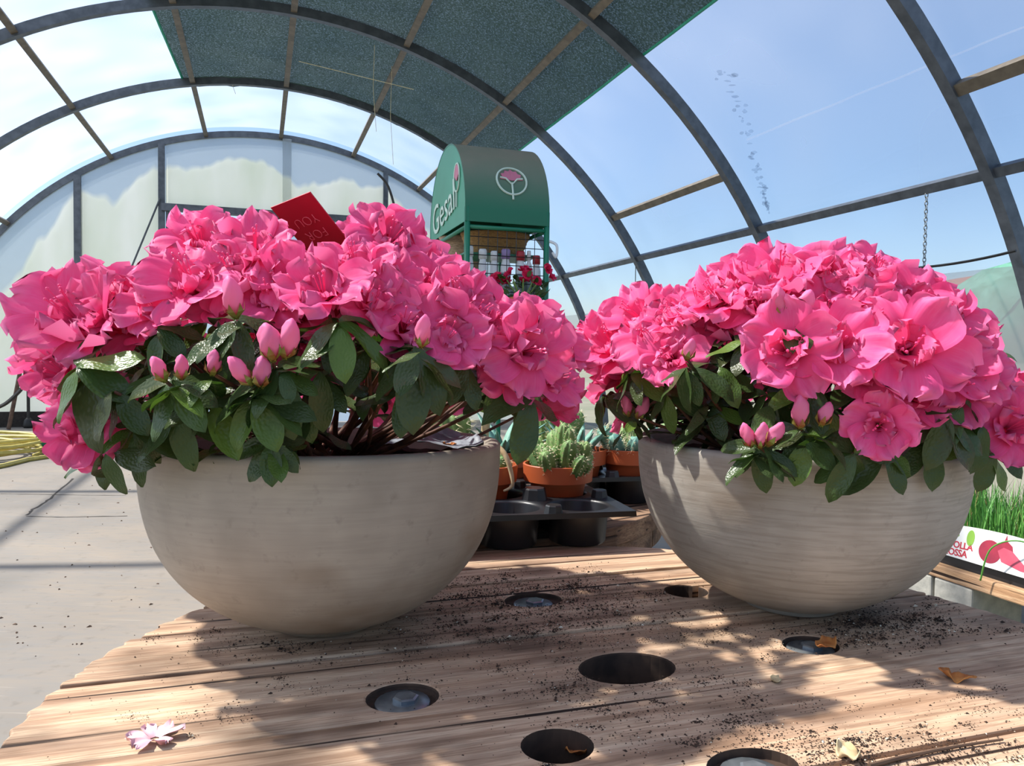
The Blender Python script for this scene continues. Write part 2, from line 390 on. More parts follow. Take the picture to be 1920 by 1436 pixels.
ground = MB().add([(-60, -30, -.03), (60, -30, -.03), (60, 120, -.03), (-60, 120, -.03)], [(0, 1, 2, 3)]).build('ground', M_OUTG)
tag(ground, 'pale gravel and weedy ground outside the tunnel', 'ground', kind='structure')
floor = MB()
NX, NY = 40, 60
fv = [G(lerp(UC - 3.83, UC + 3.83, i / NX), lerp(V_START, V_END + .2, j / NY), 0) for j in range(NY + 1) for i in range(NX + 1)]
floor.add(fv, [(j * (NX + 1) + i, j * (NX + 1) + i + 1, (j + 1) * (NX + 1) + i + 1, (j + 1) * (NX + 1) + i) for j in range(NY) for i in range(NX)])
floor = floor.build('floor', M_FLOOR); tag(floor, 'worn grey concrete floor of the greenhouse with cracks', 'floor', kind='structure')
def crack(pxs, w):
    pts = [on_z(x, y, .0) for x, y in pxs]; full = []
    for a, b in zip(pts, pts[1:]):
        for k in range(6):
            p = a.lerp(b, k / 6); full.append(p + Vector((rnd.uniform(-1, 1), rnd.uniform(-1, 1), 0)) * w * .8)
    m = MB(); vs_ = []; fs = []
    for i, p in enumerate(full):
        ww = w * rnd.uniform(.5, 1.2); n_ = (full[min(i + 1, len(full) - 1)] - full[max(0, i - 1)]).normalized().cross(Vector((0, 0, 1)))
        vs_ += [p + n_ * ww + Vector((0, 0, .0012)), p - n_ * ww + Vector((0, 0, .0012))]
        if i: k = 2 * i; fs.append((k - 2, k - 1, k + 1, k))
    m.add(vs_, fs).build('crack', M_DARK, floor)
crack([(138, 897), (95, 935), (62, 955), (50, 968)], .008)
crack([(50, 968), (120, 970), (262, 967)], .007)
crack([(0, 926), (140, 928), (255, 929)], .004)

ceil = empty('ceiling'); tag(ceil, 'clear plastic film stretched over the curved tunnel roof', 'ceiling', kind='structure')
for i in range(len(ARCH_V) - 1):
    va, vb = ARCH_V[i], ARCH_V[i + 1]; m = MB(); vs_, fs = [], []; NA, NB = 72, 14
    t0, t1 = -TH_MAX + .04, z_th(.84)
    for j in range(NB + 1):
        for k in range(NA + 1):
            th = lerp(t0, t1, k / NA); v = lerp(va, vb, j / NB)
            sag = .020 * math.sin(PI * j / NB)
            wr = .012 * noise.noise(Vector((th * 9, v * 1.1, i * 3.1))) * math.sin(PI * j / NB)
            vs_.append(arc(th, v, .095 - sag + wr))
    for j in range(NB):
        for k in range(NA):
            a = j * (NA + 1) + k; fs.append((a, a + 1, a + NA + 2, a + NA + 1))
    m.add(vs_, fs).build('film_panel', M_FILM, ceil, True)
def on_film(px, py, off=.06):
    d = ray(px, py); du_, dz_ = d.dot(G(1, 0, 0)), d.z; ou, oz = -UC, EYE - ZC; r_ = RA + off
    a_ = du_ * du_ + dz_ * dz_; b_ = 2 * (du_ * ou + dz_ * oz); c_ = ou * ou + oz * oz - r_ * r_
    return Vector((0, 0, EYE)) + d * ((-b_ + math.sqrt(b_ * b_ - 4 * a_ * c_)) / (2 * a_))
M_GRIME = make_film('mildew_stain', lin('#6a6f70'), .14, .30, .9, (8, 8, 8), 0)
M_FOLD = make_film('film_fold', lin('#ffffff'), .25, .4, .15, (1, 1, 1), 0)
gr = MB(); rs_ = random.Random(2)
for k in range(70):
    t_ = rs_.random() ** .8; q_ = t_ * 3.999; i_ = int(q_); cs_ = ((1362, 130), (1385, 190), (1405, 270), (1428, 345), (1442, 400))
    x_ = lerp(cs_[i_][0], cs_[i_ + 1][0], q_ - i_) + rs_.gauss(0, 7 * (1.2 - t_)); y_ = lerp(cs_[i_][1], cs_[i_ + 1][1], q_ - i_)
    w_, h_ = rs_.uniform(2, 7) * (1.3 - .6 * t_), rs_.uniform(1.5, 4.5); n_ = 7
    gr.add([on_film(x_ + w_ * math.cos(2 * PI * j / n_) * rs_.uniform(.6, 1.2), y_ + h_ * math.sin(2 * PI * j / n_) * rs_.uniform(.6, 1.2)) for j in range(n_)], [tuple(range(n_))])
tag(gr.build('mildew_streak', M_GRIME, ceil), kind='stuff')
fo = MB(); vs_ = []; fs = []
for k in range(31):
    x_ = lerp(1400, 1935, k / 30); y_ = lerp(262, 44, k / 30) + .6 * math.sin(k * .9); vs_ += [on_film(x_, y_ - 2.2, .062), on_film(x_, y_ + 2.2, .062)]
    if k: fs.append((2 * k - 2, 2 * k - 1, 2 * k + 1, 2 * k))
fo.add(vs_, fs).build('film_fold', M_FOLD, ceil)
# right side wall skirt: cloudy sheet above the hip rail is part of the roof film; a clouded band sits low on the wall
wr_ = empty('wall_right'); tag(wr_, 'clouded lower plastic band of the right tunnel side above the open gap', 'wall', kind='structure')
for i in range(len(ARCH_V) - 1):
    va, vb = ARCH_V[i], ARCH_V[i + 1]; vs_, fs = [], []
    for j in range(9):
        for k in range(7):
            th = lerp(z_th(1.42), z_th(.80), k / 6); v = lerp(va, vb, j / 8)
            vs_.append(arc(th, v, .028 + .008 * noise.noise(Vector((th * 6, v * 2, 5)))))
    for j in range(8):
        for k in range(6): a = j * 7 + k; fs.append((a, a + 1, a + 8, a + 7))
    MB().add(vs_, fs).build('side_sheet', M_SIDE, wr_, True)

n_trim = 0
def trim(m, mt, label):
    global n_trim
    n_trim += 1; o = m.build('trim_%d' % n_trim, mt); return tag(o, label, 'frame', kind='structure')
for i, v in enumerate(ARCH_V):
    N = 80; pts = [arc(lerp(-TH_MAX, TH_MAX, k / N), v) for k in range(N + 1)]
    ups = [G(math.sin(lerp(-TH_MAX, TH_MAX, k / N)), 0, math.cos(lerp(-TH_MAX, TH_MAX, k / N))) for k in range(N + 1)]
    trim(MB().bar(pts, .06, .075, ups), M_STEEL, 'curved grey steel arch of the tunnel frame')
def purlin(thd, va, vb, r=.05, mt=None, off=.005):
    th = math.radians(thd); up = G(math.sin(th), 0, math.cos(th))
    trim(MB().bar([arc(th, va, off), arc(th, vb, off)], r, r, up), mt or M_STEELD, 'straight steel purlin running the length of the tunnel')
for thd in (-48.5, -27.8, -11.0, 2.4, 16.2, 30.4): purlin(thd, V_START, V_END)
purlin(51.6, V0 + SP, V0 + 2 * SP, .055); purlin(51.6, V_START, V0, .06)
purlin(58.2, V_START, V_END, .05, M_STEEL)
purlin(math.degrees(z_th(.80)), V_START, V_END, .05, M_STEEL)
purlin(-math.degrees(z_th(.80)), V_START, V_END, .05, M_STEEL)

# shade net hung under the film near the ridge
net = MB(); vs_, fs = [], []; NA, NB = 48, 44
for j in range(NB + 1):
    v = lerp(3.1, 8.62, j / NB)
    for k in range(NA + 1):
        ul = lerp(-.95, -.72, j / NB); ur = 2.42
        u = lerp(ul, ur, k / NA); th = math.asin((u - UC) / RA)
        bay = ((v - V0) / SP) % 1.0
        off = .045 - .012 * math.sin(PI * bay) + .010 * noise.noise(Vector((u * 5, v * 4, 2)))
        if j > NB - 3: off -= .03 * (j - NB + 3) / 3 * (1 + noise.noise(Vector((u * 6, 3, 1))))
        vs_.append(arc(th, v, off))
for j in range(NB):
    for k in range(NA): a = j * (NA + 1) + k; fs.append((a, a + 1, a + NA + 2, a + NA + 1))
netr = empty('shade_net'); tag(netr, 'dark green shade net stretched under the tunnel ridge', 'shade net')
net.add(vs_, fs).build('netting', M_NET, netr, True)
MB().tube([vs_[j * (NA + 1)] for j in range(NB + 1)], .012, 6).build('hem', M_NETHEM, netr)
MB().tube([vs_[j * (NA + 1) + NA] for j in range(NB + 1)], .010, 6).build('hem', M_NETHEM, netr)
for u_, v_, l_ in ((-.25, 8.45, .16), (.95, 6.9, .75), (1.15, 7.2, .9)):
    th = math.asin((u_ - UC) / RA); p = arc(th, v_, .03)
    MB().tube([p, p - Vector((.01, 0, l_ * .5)), p - Vector((-.02, 0, l_))], .002, 4).build('loose_thread', M_SPINE, netr)
MB().tube([arc(math.asin((.35 - UC) / RA), 7.6, -.03), arc(math.asin((1.4 - UC) / RA), 7.3, -.05)], .003, 4).build('tie_cord', M_SPINE, netr)

# end wall
we = empty('wall_back'); tag(we, 'milky twin-wall sheet end wall with steel posts and braces', 'wall', kind='structure')
def on_v(px, py, v):
    d = ray(px, py); nrm = G(0, 1, 0); t = v / d.dot(nrm); p = Vector((0, 0, EYE)) + d * t
    return Vector((p.dot(G(1, 0, 0)), v, p.z))
uP = [on_v(147, 420, V_END).x, on_v(304, 380, V_END).x, on_v(722, 360, V_END).x]
zTop = on_v(400, 396, V_END).z
def zarch(u): return ZC + math.sqrt(max(0, (RA - .02) ** 2 - (u - UC) ** 2))
def wall_panel(ua, ub, z0, mt, name='panel'):
    n = 24; vs_ = []; fs = []
    for k in range(n + 1):
        u = lerp(ua, ub, k / n)
        for dv in (0, .016): vs_ += [G(u, V_END - .02 + dv, z0), G(u, V_END - .02 + dv, max(z0 + .01, zarch(u)))]
    for k in range(n):
        a = 4 * k; fs += [(a, a + 4, a + 5, a + 1), (a + 2, a + 3, a + 7, a + 6), (a + 1, a + 5, a + 7, a + 3)]
    MB().add(vs_, fs).build(name, mt, we)
wall_panel(UC - 3.8, uP[0] - .03, 0, M_PANEL); wall_panel(uP[0] + .03, uP[1] - .04, 0, M_PANEL)
uMid = on_v(538, 300, V_END).x
wall_panel(uP[1] + .04, uMid, zTop, M_PANEL); wall_panel(uMid + .004, uP[2] - .03, zTop, M_PANEL)
wall_panel(uP[2] + .03, UC + 3.8, 0, M_PANEL)
for i, u in enumerate(uP):
    MB().bar([G(u, V_END - .04, 0), G(u, V_END - .04, zarch(u))], .075 if i != 2 else .06, .06, G(0, 1, 0)).build('post', M_STEEL, we)
MB().bar([G(uMid, V_END - .05, zTop), G(uMid, V_END - .05, zarch(uMid))], .11, .01, G(0, 1, 0)).build('joint_strip', M_PANEL, we)
MB().bar([G(uP[1], V_END - .06, zTop), G(uP[2], V_END - .06, zTop)], .09, .09, G(0, 1, 0)).build('beam', M_STEEL, we)
p1, p2 = on_v(300, 372, V_END - .1), on_v(247, 500, V_END - .1); q = p2 + (p2 - p1) * 1.6
MB().tube([G(*p1), G(*q)], .011, 6).build('brace', M_STEEL, we)
base = MB().bar([G(UC - 3.8, V_END - .06, .09), G(uP[1], V_END - .06, .09)], .18, .04, G(0, 1, 0)).build('baseboard_back', M_DARK)
tag(base, 'dark board along the foot of the end wall', 'baseboard', kind='structure')
door = empty('door_1'); tag(door, 'wide sheet door in steel frame under the end wall beam', 'door', kind='structure')
for k in range(2):
    ua = lerp(uP[1] + .05, uP[2] - .05, k / 2); ub = lerp(uP[1] + .05, uP[2] - .05, (k + 1) / 2)
    MB().box(G((ua + ub) / 2, V_END - .03, (zTop - .06) / 2), (ub - ua - .05, .015, zTop - .08), Matrix.Rotation(YAW, 3, 'Z')).build('door_pane', M_DOORGLASS, door)
    for u in (ua + .02, ub - .02):
        MB().bar([G(u, V_END - .05, .02), G(u, V_END - .05, zTop - .05)], .045, .045, G(0, 1, 0)).build('door_stile', M_STEEL, door)

# wires, cables and chain
def wire(name, pts, r, mt, label, cat):
    return tag(MB().tube(pts, r, 6).build(name, mt), label, cat)
pa, pb = at(1452, 470, 4.9), at(1905, 470, 3.65)
wire('sag_wire', [pa.lerp(pb, t) - Vector((0, 0, .10 * 4 * t * (1 - t))) for t in [k / 20 for k in range(21)]], .007, M_HOSEB, 'thin dark wire sagging between two arches on the right', 'wire')
def bez(p, n=24):
    out = []
    for i in range(len(p) - 1):
        a, b = Vector(p[i]), Vector(p[i + 1]); ta = (Vector(p[min(i + 1, len(p) - 1)]) - Vector(p[max(i - 1, 0)])) / 2
        tb = (Vector(p[min(i + 2, len(p) - 1)]) - Vector(p[i])) / 2
        for k in range(n):
            t = k / n; out.append((2 * t ** 3 - 3 * t * t + 1) * a + (t ** 3 - 2 * t * t + t) * ta + (-2 * t ** 3 + 3 * t * t) * b + (t ** 3 - t * t) * tb)
    out.append(Vector(p[-1])); return out
wire('black_cable', bez([G(*on_v(x, y, V_END - .2)) for x, y in ((708, 325), (728, 350), (742, 400), (746, 450))], 8), .017, M_HOSEB, 'black cable curving down the end wall beside the right post', 'cable')
th7 = math.radians(58.2)
def hit_purlin(px):
    best = None
    for k in range(400):
        p = arc(th7, lerp(1.5, 9, k / 400)); x, y = proj(p)
        if best is None or abs(x - px) < best[0]: best = (abs(x - px), p)
    return best[1]
ct = hit_purlin(1738) - Vector((0, 0, .025)); ch = empty('hanging_chain', ct); tag(ch, 'thin steel chain hanging from the lower right purlin', 'chain')
tor = MB()
tor.tube([Vector((.008 * math.cos(a), 0, .014 * math.sin(a))) for a in [2 * PI * k / 10 for k in range(11)]], .0028, 5, False)
lk = tor.mesh('chain_link', M_ZINC, True)
for k in range(26):
    link('chain_link', lk, ch, Matrix.Translation((0, 0, -.012 - .0215 * k)) @ Matrix.Rotation((k % 2) * PI / 2, 4, 'Z'))
cs = hit_purlin(1193) - Vector((0, 0, .02))
wire('hanging_string', [cs, cs - Vector((0, 0, .28))], .004, M_HOSEB, 'short dark string hanging from the purlin behind the right azalea', 'string')

# outside, seen through the clouded right side and the gap below the rail
hg = MB()
hp = at(1950, 600, 9.5)
hg.lathe([(1.5, -1.9), (1.9, -.9), (1.7, .2), (1.0, .9), (.3, 1.15)], 20, (0, 0, 0), lambda a, j: 1 + .12 * math.sin(5 * a + j) + .08 * math.sin(11 * a + 2 * j))
o = hg.build('hedge', M_HEDGE, None, True); o.location = at(1935, 560, 9.5); o.scale = (.5, .5, .42); tag(o, 'blurred blue-green bush outside the right tunnel wall', 'bush')
hb = empty('outbuilding', at(1900, 640, 17) * 1); hb.location.z = 0; tag(hb, 'blurred pale plaster outbuilding beyond the right tunnel wall', 'building')
MB().box((2.5, 0, 1.2), (9, 4, 2.4)).build('wall', M_HOUSE, hb); MB().prism([(-2.3, -2.3), (7.3, -2.3), (7.3, 2.3), (-2.3, 2.3)], 2.4, 2.55).build('roof', M_TERRA, hb)

# ------------------------------------------------------------------ cable drum tables
TOP = EYE - 0.285
DU, DV, DR = .308, .59, .487
def stadium(cx, cy, rx, ry, n=28): return [(cx + rx * math.cos(2 * PI * k / n), cy + ry * math.sin(2 * PI * k / n)) for k in range(n)]
def to_uv(px, py):
    p = on_z(px, py, TOP); return (p.dot(G(1, 0, 0)) - DU, p.dot(G(0, 1, 0)) - DV)
HOLES = [(to_uv(755, 1302), .030, .026, 'bolt'), (to_uv(1000, 1122), .034, .026, 'bolt'), (to_uv(1520, 1205), .028, .024, 'bolt'), (to_uv(1286, 1106), .026, .026, 'open'),
         (to_uv(1176, 1247), .046, .034, 'open'), (to_uv(1045, 1397), .027, .025, 'open'), (to_uv(1412, 1436), .034, .024, 'bolt')]
EDGES = [v * 1.0555 - DV for v in (.09, .27, .41, .556, .687, .785, .86, .922, 1.03)]
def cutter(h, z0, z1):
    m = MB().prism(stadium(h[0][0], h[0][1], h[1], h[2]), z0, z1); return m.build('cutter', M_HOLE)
def make_drum(name, label):
    root = empty(name, G(DU, DV, 0)); root.rotation_euler = (0, 0, YAW); tag(root, label, 'drum table')
    r2 = random.Random(3)
    for a, b in zip(EDGES, EDGES[1:]):
        gp = .0024 if r2.random() < .6 else .0040; a_, b_ = a + .0018, b - gp; poly = []
        a_, b_ = max(a_, -DR + .004), min(b_, DR - .004)
        n = 14
        for k in range(n + 1):
            y = lerp(a_, b_, k / n); poly.append((math.sqrt(max(DR * DR - y * y, 1e-6)) + r2.uniform(-.003, .003), y))
        for k in range(n + 1):
            y = lerp(b_, a_, k / n); poly.append((-math.sqrt(max(DR * DR - y * y, 1e-6)) + r2.uniform(-.004, .004), y))
        dz = r2.uniform(-.0018, 0)
        pl = MB().prism(poly, TOP - .034, TOP + dz).build('plank', M_WOOD, root)
        for h in HOLES:
            if a_ - .04 < h[0][1] < b_ + .04:
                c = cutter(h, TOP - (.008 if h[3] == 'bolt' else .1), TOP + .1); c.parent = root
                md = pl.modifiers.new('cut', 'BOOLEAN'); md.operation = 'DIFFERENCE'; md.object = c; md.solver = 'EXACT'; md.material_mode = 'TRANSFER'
        bevel(pl, .0022, 2, 50); bake(pl)
        for ch_ in [o_ for o_ in root.children if o_.name.startswith('cutter')]: bpy.data.objects.remove(ch_)
    # second ply, running across, and the barrel with its lower flange
    for k in range(7):
        a_ = lerp(-DR, DR, k / 7) + .002; b_ = lerp(-DR, DR, (k + 1) / 7) - .002; poly = []
        for j in range(11): x = lerp(a_, b_, j / 10); poly.append((x, -math.sqrt(max((DR - .004) ** 2 - x * x, 1e-6))))
        for j in range(11): x = lerp(b_, a_, j / 10); poly.append((x, math.sqrt(max((DR - .004) ** 2 - x * x, 1e-6))))
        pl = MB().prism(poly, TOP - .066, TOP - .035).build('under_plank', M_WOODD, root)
        for h in HOLES:
            if h[3] == 'open' and a_ - .05 < h[0][0] < b_ + .05:
                c = cutter(h, TOP - .1, TOP + .1); c.parent = root
                md = pl.modifiers.new('cut', 'BOOLEAN'); md.operation = 'DIFFERENCE'; md.object = c; md.solver = 'EXACT'; md.material_mode = 'TRANSFER'
        bake(pl)
        for ch_ in [o_ for o_ in root.children if o_.name.startswith('cutter')]: bpy.data.objects.remove(ch_)
        poly2 = poly; MB().prism(poly2, .0, .06).build('lower_plank', M_WOODD, root)
    for k in range(16):
        an = 2 * PI * k / 16
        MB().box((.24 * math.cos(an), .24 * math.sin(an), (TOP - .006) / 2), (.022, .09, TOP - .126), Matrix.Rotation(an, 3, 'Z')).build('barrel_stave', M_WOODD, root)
    for h in HOLES:
        if h[3] == 'bolt':
            w = MB().lathe([(.0225, -.0015), (.0235, 0), (.0225, .0018), (.010, .0018)], 24).build('washer', M_ZINC, root, True, Matrix.Translation((h[0][0], h[0][1], TOP - .0075)))
            MB().lathe([(.011, 0), (.011, .003), (.009, .004)], 6).build('nut', M_ZINC, w, False, Matrix.Translation((.003, .002, .0015)))
    return root
drum = make_drum('cable_drum_table', 'round weathered plank drum table in the foreground holding both azalea bowls')
# lashing strap visible down the central slot
sp_ = MB()
for k in range(3): sp_.bar([Vector((-.008 + .006 * k, .0, TOP - .10)), Vector((-.012 + .006 * k, .006, TOP - .006))], .004, .003, (0, 1, 0))
sp_.build('strap_end', M_CREAM, drum)
def copy_tree(o, parent=None):
    c = o.copy(); C.objects.link(c); c.parent = parent
    for ch_ in o.children: copy_tree(ch_, c)
    return c
drum2 = copy_tree(drum); drum2.location = (-.172, 1.610, 0); drum2.rotation_euler = (0, 0, YAW + .35)
drum2['label'] = 'darker round drum table behind the bowls holding the cactus trays'
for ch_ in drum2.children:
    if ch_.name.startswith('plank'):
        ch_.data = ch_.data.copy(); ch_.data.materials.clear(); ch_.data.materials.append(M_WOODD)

# ------------------------------------------------------------------ bowls
def make_bowl(name, loc, R, H, m, ex, label, tilt):
    prof = []
    n = 40
    rb = .30
    for k in range(n + 1):
        z = k / n; d = 1 - z; r = (1 - (d * .985) ** ex) ** .5
        if k == 0: prof.append((R * rb * .4, 0.0)); prof.append((R * rb * .92, .0006))
        r = max(r, rb); prof.append((R * r, H * (z if k else .004)))
    th = .016
    prof += [(R - .003, H + .003), (R - .009, H + .0035), (R - th, H + .001)]
    for k in range(1, 20):
        z = 1 - k / 20 * .75; d = 1 - z; r = (1 - (d * .985) ** ex) ** .5; prof.append((R * r - th, H * z))
    prof.append((.01, H * .24))
    o = MB().lathe(prof, 96, (0, 0, 0), lambda a, j: 1 + .004 * math.sin(2 * a + 1) + .002 * math.sin(5 * a)).build(name, m, None, True)
    o.location = loc; o.rotation_euler = tilt; tag(o, label, 'bowl', 'cement bowls on the drum table'); return o
RIM = .188
B1P = Vector((-.193, .800, TOP)); B2P = Vector((.330, .888, TOP))
bowl1 = make_bowl('cement_bowl', B1P + Vector((0, 0, .0012)), .181, RIM, M_BOWL1, 2.6, 'smooth beige cement bowl on the left of the drum table', (-.028, 0, 0))
bowl2 = make_bowl('cement_bowl', B2P + Vector((0, 0, -.0005)), .181, RIM, M_BOWL2, 2.35, 'streaky grey brushed cement bowl on the right of the drum table', (0, 0, .6))
def make_soil(p, label, z, R):
    m = MB(); vs_, fs = [], []; n = 48; rr = 12; r3 = random.Random(5)
    vs_.append((0, 0, .012))
    for j in range(1, rr + 1):
        for k in range(n):
            a = 2 * PI * k / n; r = R * j / rr
            vs_.append((r * math.cos(a), r * math.sin(a), .012 * (1 - j / rr) + r3.uniform(-.005, .006) * (j < rr)))
    for k in range(n): fs.append((0, 1 + k, 1 + (k + 1) % n))
    for j in range(rr - 1):
        for k in range(n): a = 1 + j * n + k; b = 1 + j * n + (k + 1) % n; fs.append((a, a + n, b + n, b))
    o = m.add(vs_, fs).build('potting_soil', M_SOIL, None, True); o.location = p + Vector((0, 0, z)); return tag(o, label, 'soil', kind='stuff')
make_soil(B1P, 'dark potting soil filling the left cement bowl', RIM - .022, .163)
make_soil(B2P, 'dark potting soil filling the right cement bowl', RIM - .022, .163)
ln = MB(); vs_, fs = [], []; NL = 22
for j in range(NL + 1):
    for k in range(NL + 1):
        x = lerp(-.055, .055, k / NL); y = lerp(-.045, .045, j / NL)
        z = .008 * abs(noise.noise(Vector((x * 45, y * 45, 1)))) + .012 * noise.noise(Vector((x * 18, y * 22, 4))) + .014
        vs_.append((x, y, z))
for j in range(NL):
    for k in range(NL): a = j * (NL + 1) + k; fs.append((a, a + 1, a + NL + 2, a + NL + 1))
o = ln.add(vs_, fs).build('crumpled_liner', M_FOIL); o.location = B1P + Vector((.095, .055, RIM - .014)); o.rotation_euler = (0, 0, .4)
tag(o, 'crumpled grey plastic sheet lying on the soil of the left bowl', 'liner')

# ------------------------------------------------------------------ azalea pieces
def petal_data(rg, L, W, ph0, ph1, ruf, ns=12, nt=12, r0=.003):
    vs_, fs, uv = [], [], []; r, z = r0, 0.0; f1 = rg.uniform(2.2, 3.6); f2 = rg.uniform(0, 6.28); f3 = rg.uniform(0, 6.28)
    bend = rg.uniform(-.2, .25); skew = rg.uniform(-.12, .12)
    last = 0
    for i in range(ns + 1):
        s = i / ns * .99; ds = s - last; last = s
        ph = ph0 + (ph1 - ph0) * sm(s * 1.25) + bend * max(0, s - .6)
        r += math.sin(ph) * ds * L; z += math.cos(ph) * ds * L
        w = W * (.22 * (1 - s) + s ** .85 * 1.28) * math.sqrt(max(0, 1 - s ** 6))
        for j in range(nt + 1):
            t = 2 * j / nt - 1
            off = .18 * w * t * t * (1 - s * .4)
            off += ruf * s * s * (.25 + .75 * abs(t)) * math.sin(f1 * t * 2.2 + f2) + ruf * .6 * s ** 3 * math.sin(8.3 * t + f3 + 3 * s)
            x_ = w * t + skew * s * s * L; rr = r - math.cos(ph) * off; zz = z + math.sin(ph) * off
            rr += (.05 * math.sin(6 * t + f2) + .03 * math.sin(13 * t + f3)) * L * s ** 4 - .05 * L * s ** 3 * t * t
            vs_.append((rr, x_, zz)); uv.append((s, (t + 1) / 2))
    for i in range(ns):
        for j in range(nt): a = i * (nt + 1) + j; fs.append((a, a + 1, a + nt + 2, a + nt + 1))
    return vs_, fs, uv
def rotz(vs_, a): c, s = math.cos(a), math.sin(a); return [(x * c - y * s, x * s + y * c, z) for x, y, z in vs_]
rg = random.Random(21)
PETALS = []
for k in range(10):
    d = petal_data(rg, rg.uniform(.039, .045), rg.uniform(.0185, .0225), rg.uniform(.25, .4), rg.uniform(1.0, 1.65), rg.uniform(.0045, .0085)); PETALS.append(d)
PETAL_ME = [MB().add(*d).mesh('petal', M_PETAL, True) for d in PETALS]
def core_mb(rg):
    m = MB(); n = rg.choice((4, 5, 6))
    for k in range(n):
        v_, f_, u_ = petal_data(rg, rg.uniform(.022, .031), rg.uniform(.009, .014), .12, rg.uniform(.45, 1.1), rg.uniform(.004, .008), 8, 7, .002)
        m.add(rotz(v_, 2 * PI * k / n + rg.uniform(-.35, .35)), f_, u_)
    pr = [(.0025, -.004), (.0035, .002), (.006, .010)]; kk = len(m.v); m.lathe(pr, 10, close=False)
    return m
CORES = [core_mb(rg) for k in range(7)]; CORE_ME = [c.mesh('blossom', M_PETAL, True) for c in CORES]
FULL_ME = []
for k in range(9):
    m = MB(); c = CORES[k % 7]; m.add(c.v, c.f, c.uv)
    for j in range(5 + (k % 3 == 0)):
        d = PETALS[rg.randrange(10)]; m.add(rotz(d[0], 2 * PI * j / (5 + (k % 3 == 0)) + rg.uniform(-.15, .15)), d[1], d[2])
    FULL_ME.append(m.mesh('blossom', M_PETAL, True))
STAM = []
for k in range(3):
    m = MB()
    for j in range(6):
        a = rg.uniform(0, 6.28); tl = rg.uniform(.05, .35); e = Vector((math.cos(a) * tl, math.sin(a) * tl, 1)).normalized() * rg.uniform(.026, .036)
        m.tube([(0, 0, .004), e * .5, e + Vector((.002, 0, .001))], .00035, 4); m.lathe([(.0004, -.001), (.0012, 0), (.0004, .0012)], 5, e + Vector((.002, 0, .001)))
    STAM.append(m.mesh('stamens', M_STAMEN))
def leaf_data(rg, L, W, droop, fold, ns=9, nt=4):
    vs_, fs, uv = [], [], []; x, z = 0, 0; last = 0; tw = rg.uniform(-.35, .35)
    for i in range(ns + 1):
        s = i / ns; ds = s - last; last = s; ph = -droop * s ** 1.1
        x += math.cos(ph) * ds * L; z += math.sin(ph) * ds * L
        w = W * max(.03, math.sin(PI * s ** 1.08) ** .58) if 0 < s < 1 else W * .04
        for j in range(nt + 1):
            t = 2 * j / nt - 1; y = w * t; zz = fold * w * abs(t) ** 1.4 + .0012 * math.sin(9 * s + t)
            c, s2 = math.cos(tw * s), math.sin(tw * s)
            vs_.append((x - math.sin(ph) * zz * 0, y * c - zz * s2, z + y * s2 + zz * c)); uv.append((s, (t + 1) / 2))
    for i in range(ns):
        for j in range(nt): a = i * (nt + 1) + j; fs.append((a, a + 1, a + nt + 2, a + nt + 1))
    return vs_, fs, uv
LEAVES = [leaf_data(rg, rg.uniform(.040, .052), rg.uniform(.0088, .0118), rg.uniform(.1, 1.1), rg.uniform(-.15, .45)) for k in range(8)]
LEAF_ME = [MB().add(*d).mesh('leaf', M_LEAF, True) for d in LEAVES]
def bud_mesh(rg, L, W):
    prof = [(.25, 0), (.55, .12), (.9, .32), (1, .5), (.85, .72), (.5, .9), (.12, 1)]
    m = MB(); n = 14; vs_, fs, uv = [], [], []
    for j, (r, z) in enumerate(prof):
        for k in range(n):
            a = 2 * PI * k / n + z * 1.6; rr = W * r * (1 + .16 * math.sin(3 * (a - z * 2.5)))
            vs_.append((rr * math.cos(a), rr * math.sin(a), z * L)); uv.append((z, k / n))
    for j in range(len(prof) - 1):
        for k in range(n): a, b = j * n + k, j * n + (k + 1) % n; fs.append((a, b, b + n, a + n))
    fs.append(tuple(range((len(prof) - 1) * n, len(prof) * n)))
    return m.add(vs_, fs, uv).mesh('bud', M_BUD, True)
BUDS = [bud_mesh(rg, .032, .0078), bud_mesh(rg, .027, .0085), bud_mesh(rg, .024, .0066)]
cm = MB()
for k in range(6):
    a = k * PI / 3
    cm.add(rotz([(0, -.002, -.003), (0, .002, -.003), (.0075, .0028, .004), (.0075, -.0028, .004), (.0085, 0, .011)], a), [(0, 1, 2, 3), (3, 2, 4)])
CALYX_ME = cm.mesh('bud_scales', M_CALYX)

def ell_hit(px, py, c, R):
    d = ray(px, py); o = Vector((0, 0, EYE))
    D = Vector((d.x / R[0], d.y / R[1], d.z / R[2])); O = Vector(((o.x - c.x) / R[0], (o.y - c.y) / R[1], (o.z - c.z) / R[2]))
    a, b, cc = D.dot(D), 2 * D.dot(O), O.dot(O) - 1; disc = b * b - 4 * a * cc
    t = (-b - math.sqrt(disc)) / (2 * a) if disc > 0 else -b / (2 * a)
    p = o + d * t; n = Vector(((p.x - c.x) / R[0] ** 2, (p.y - c.y) / R[1] ** 2, (p.z - c.z) / R[2] ** 2)).normalized()
    return p, n

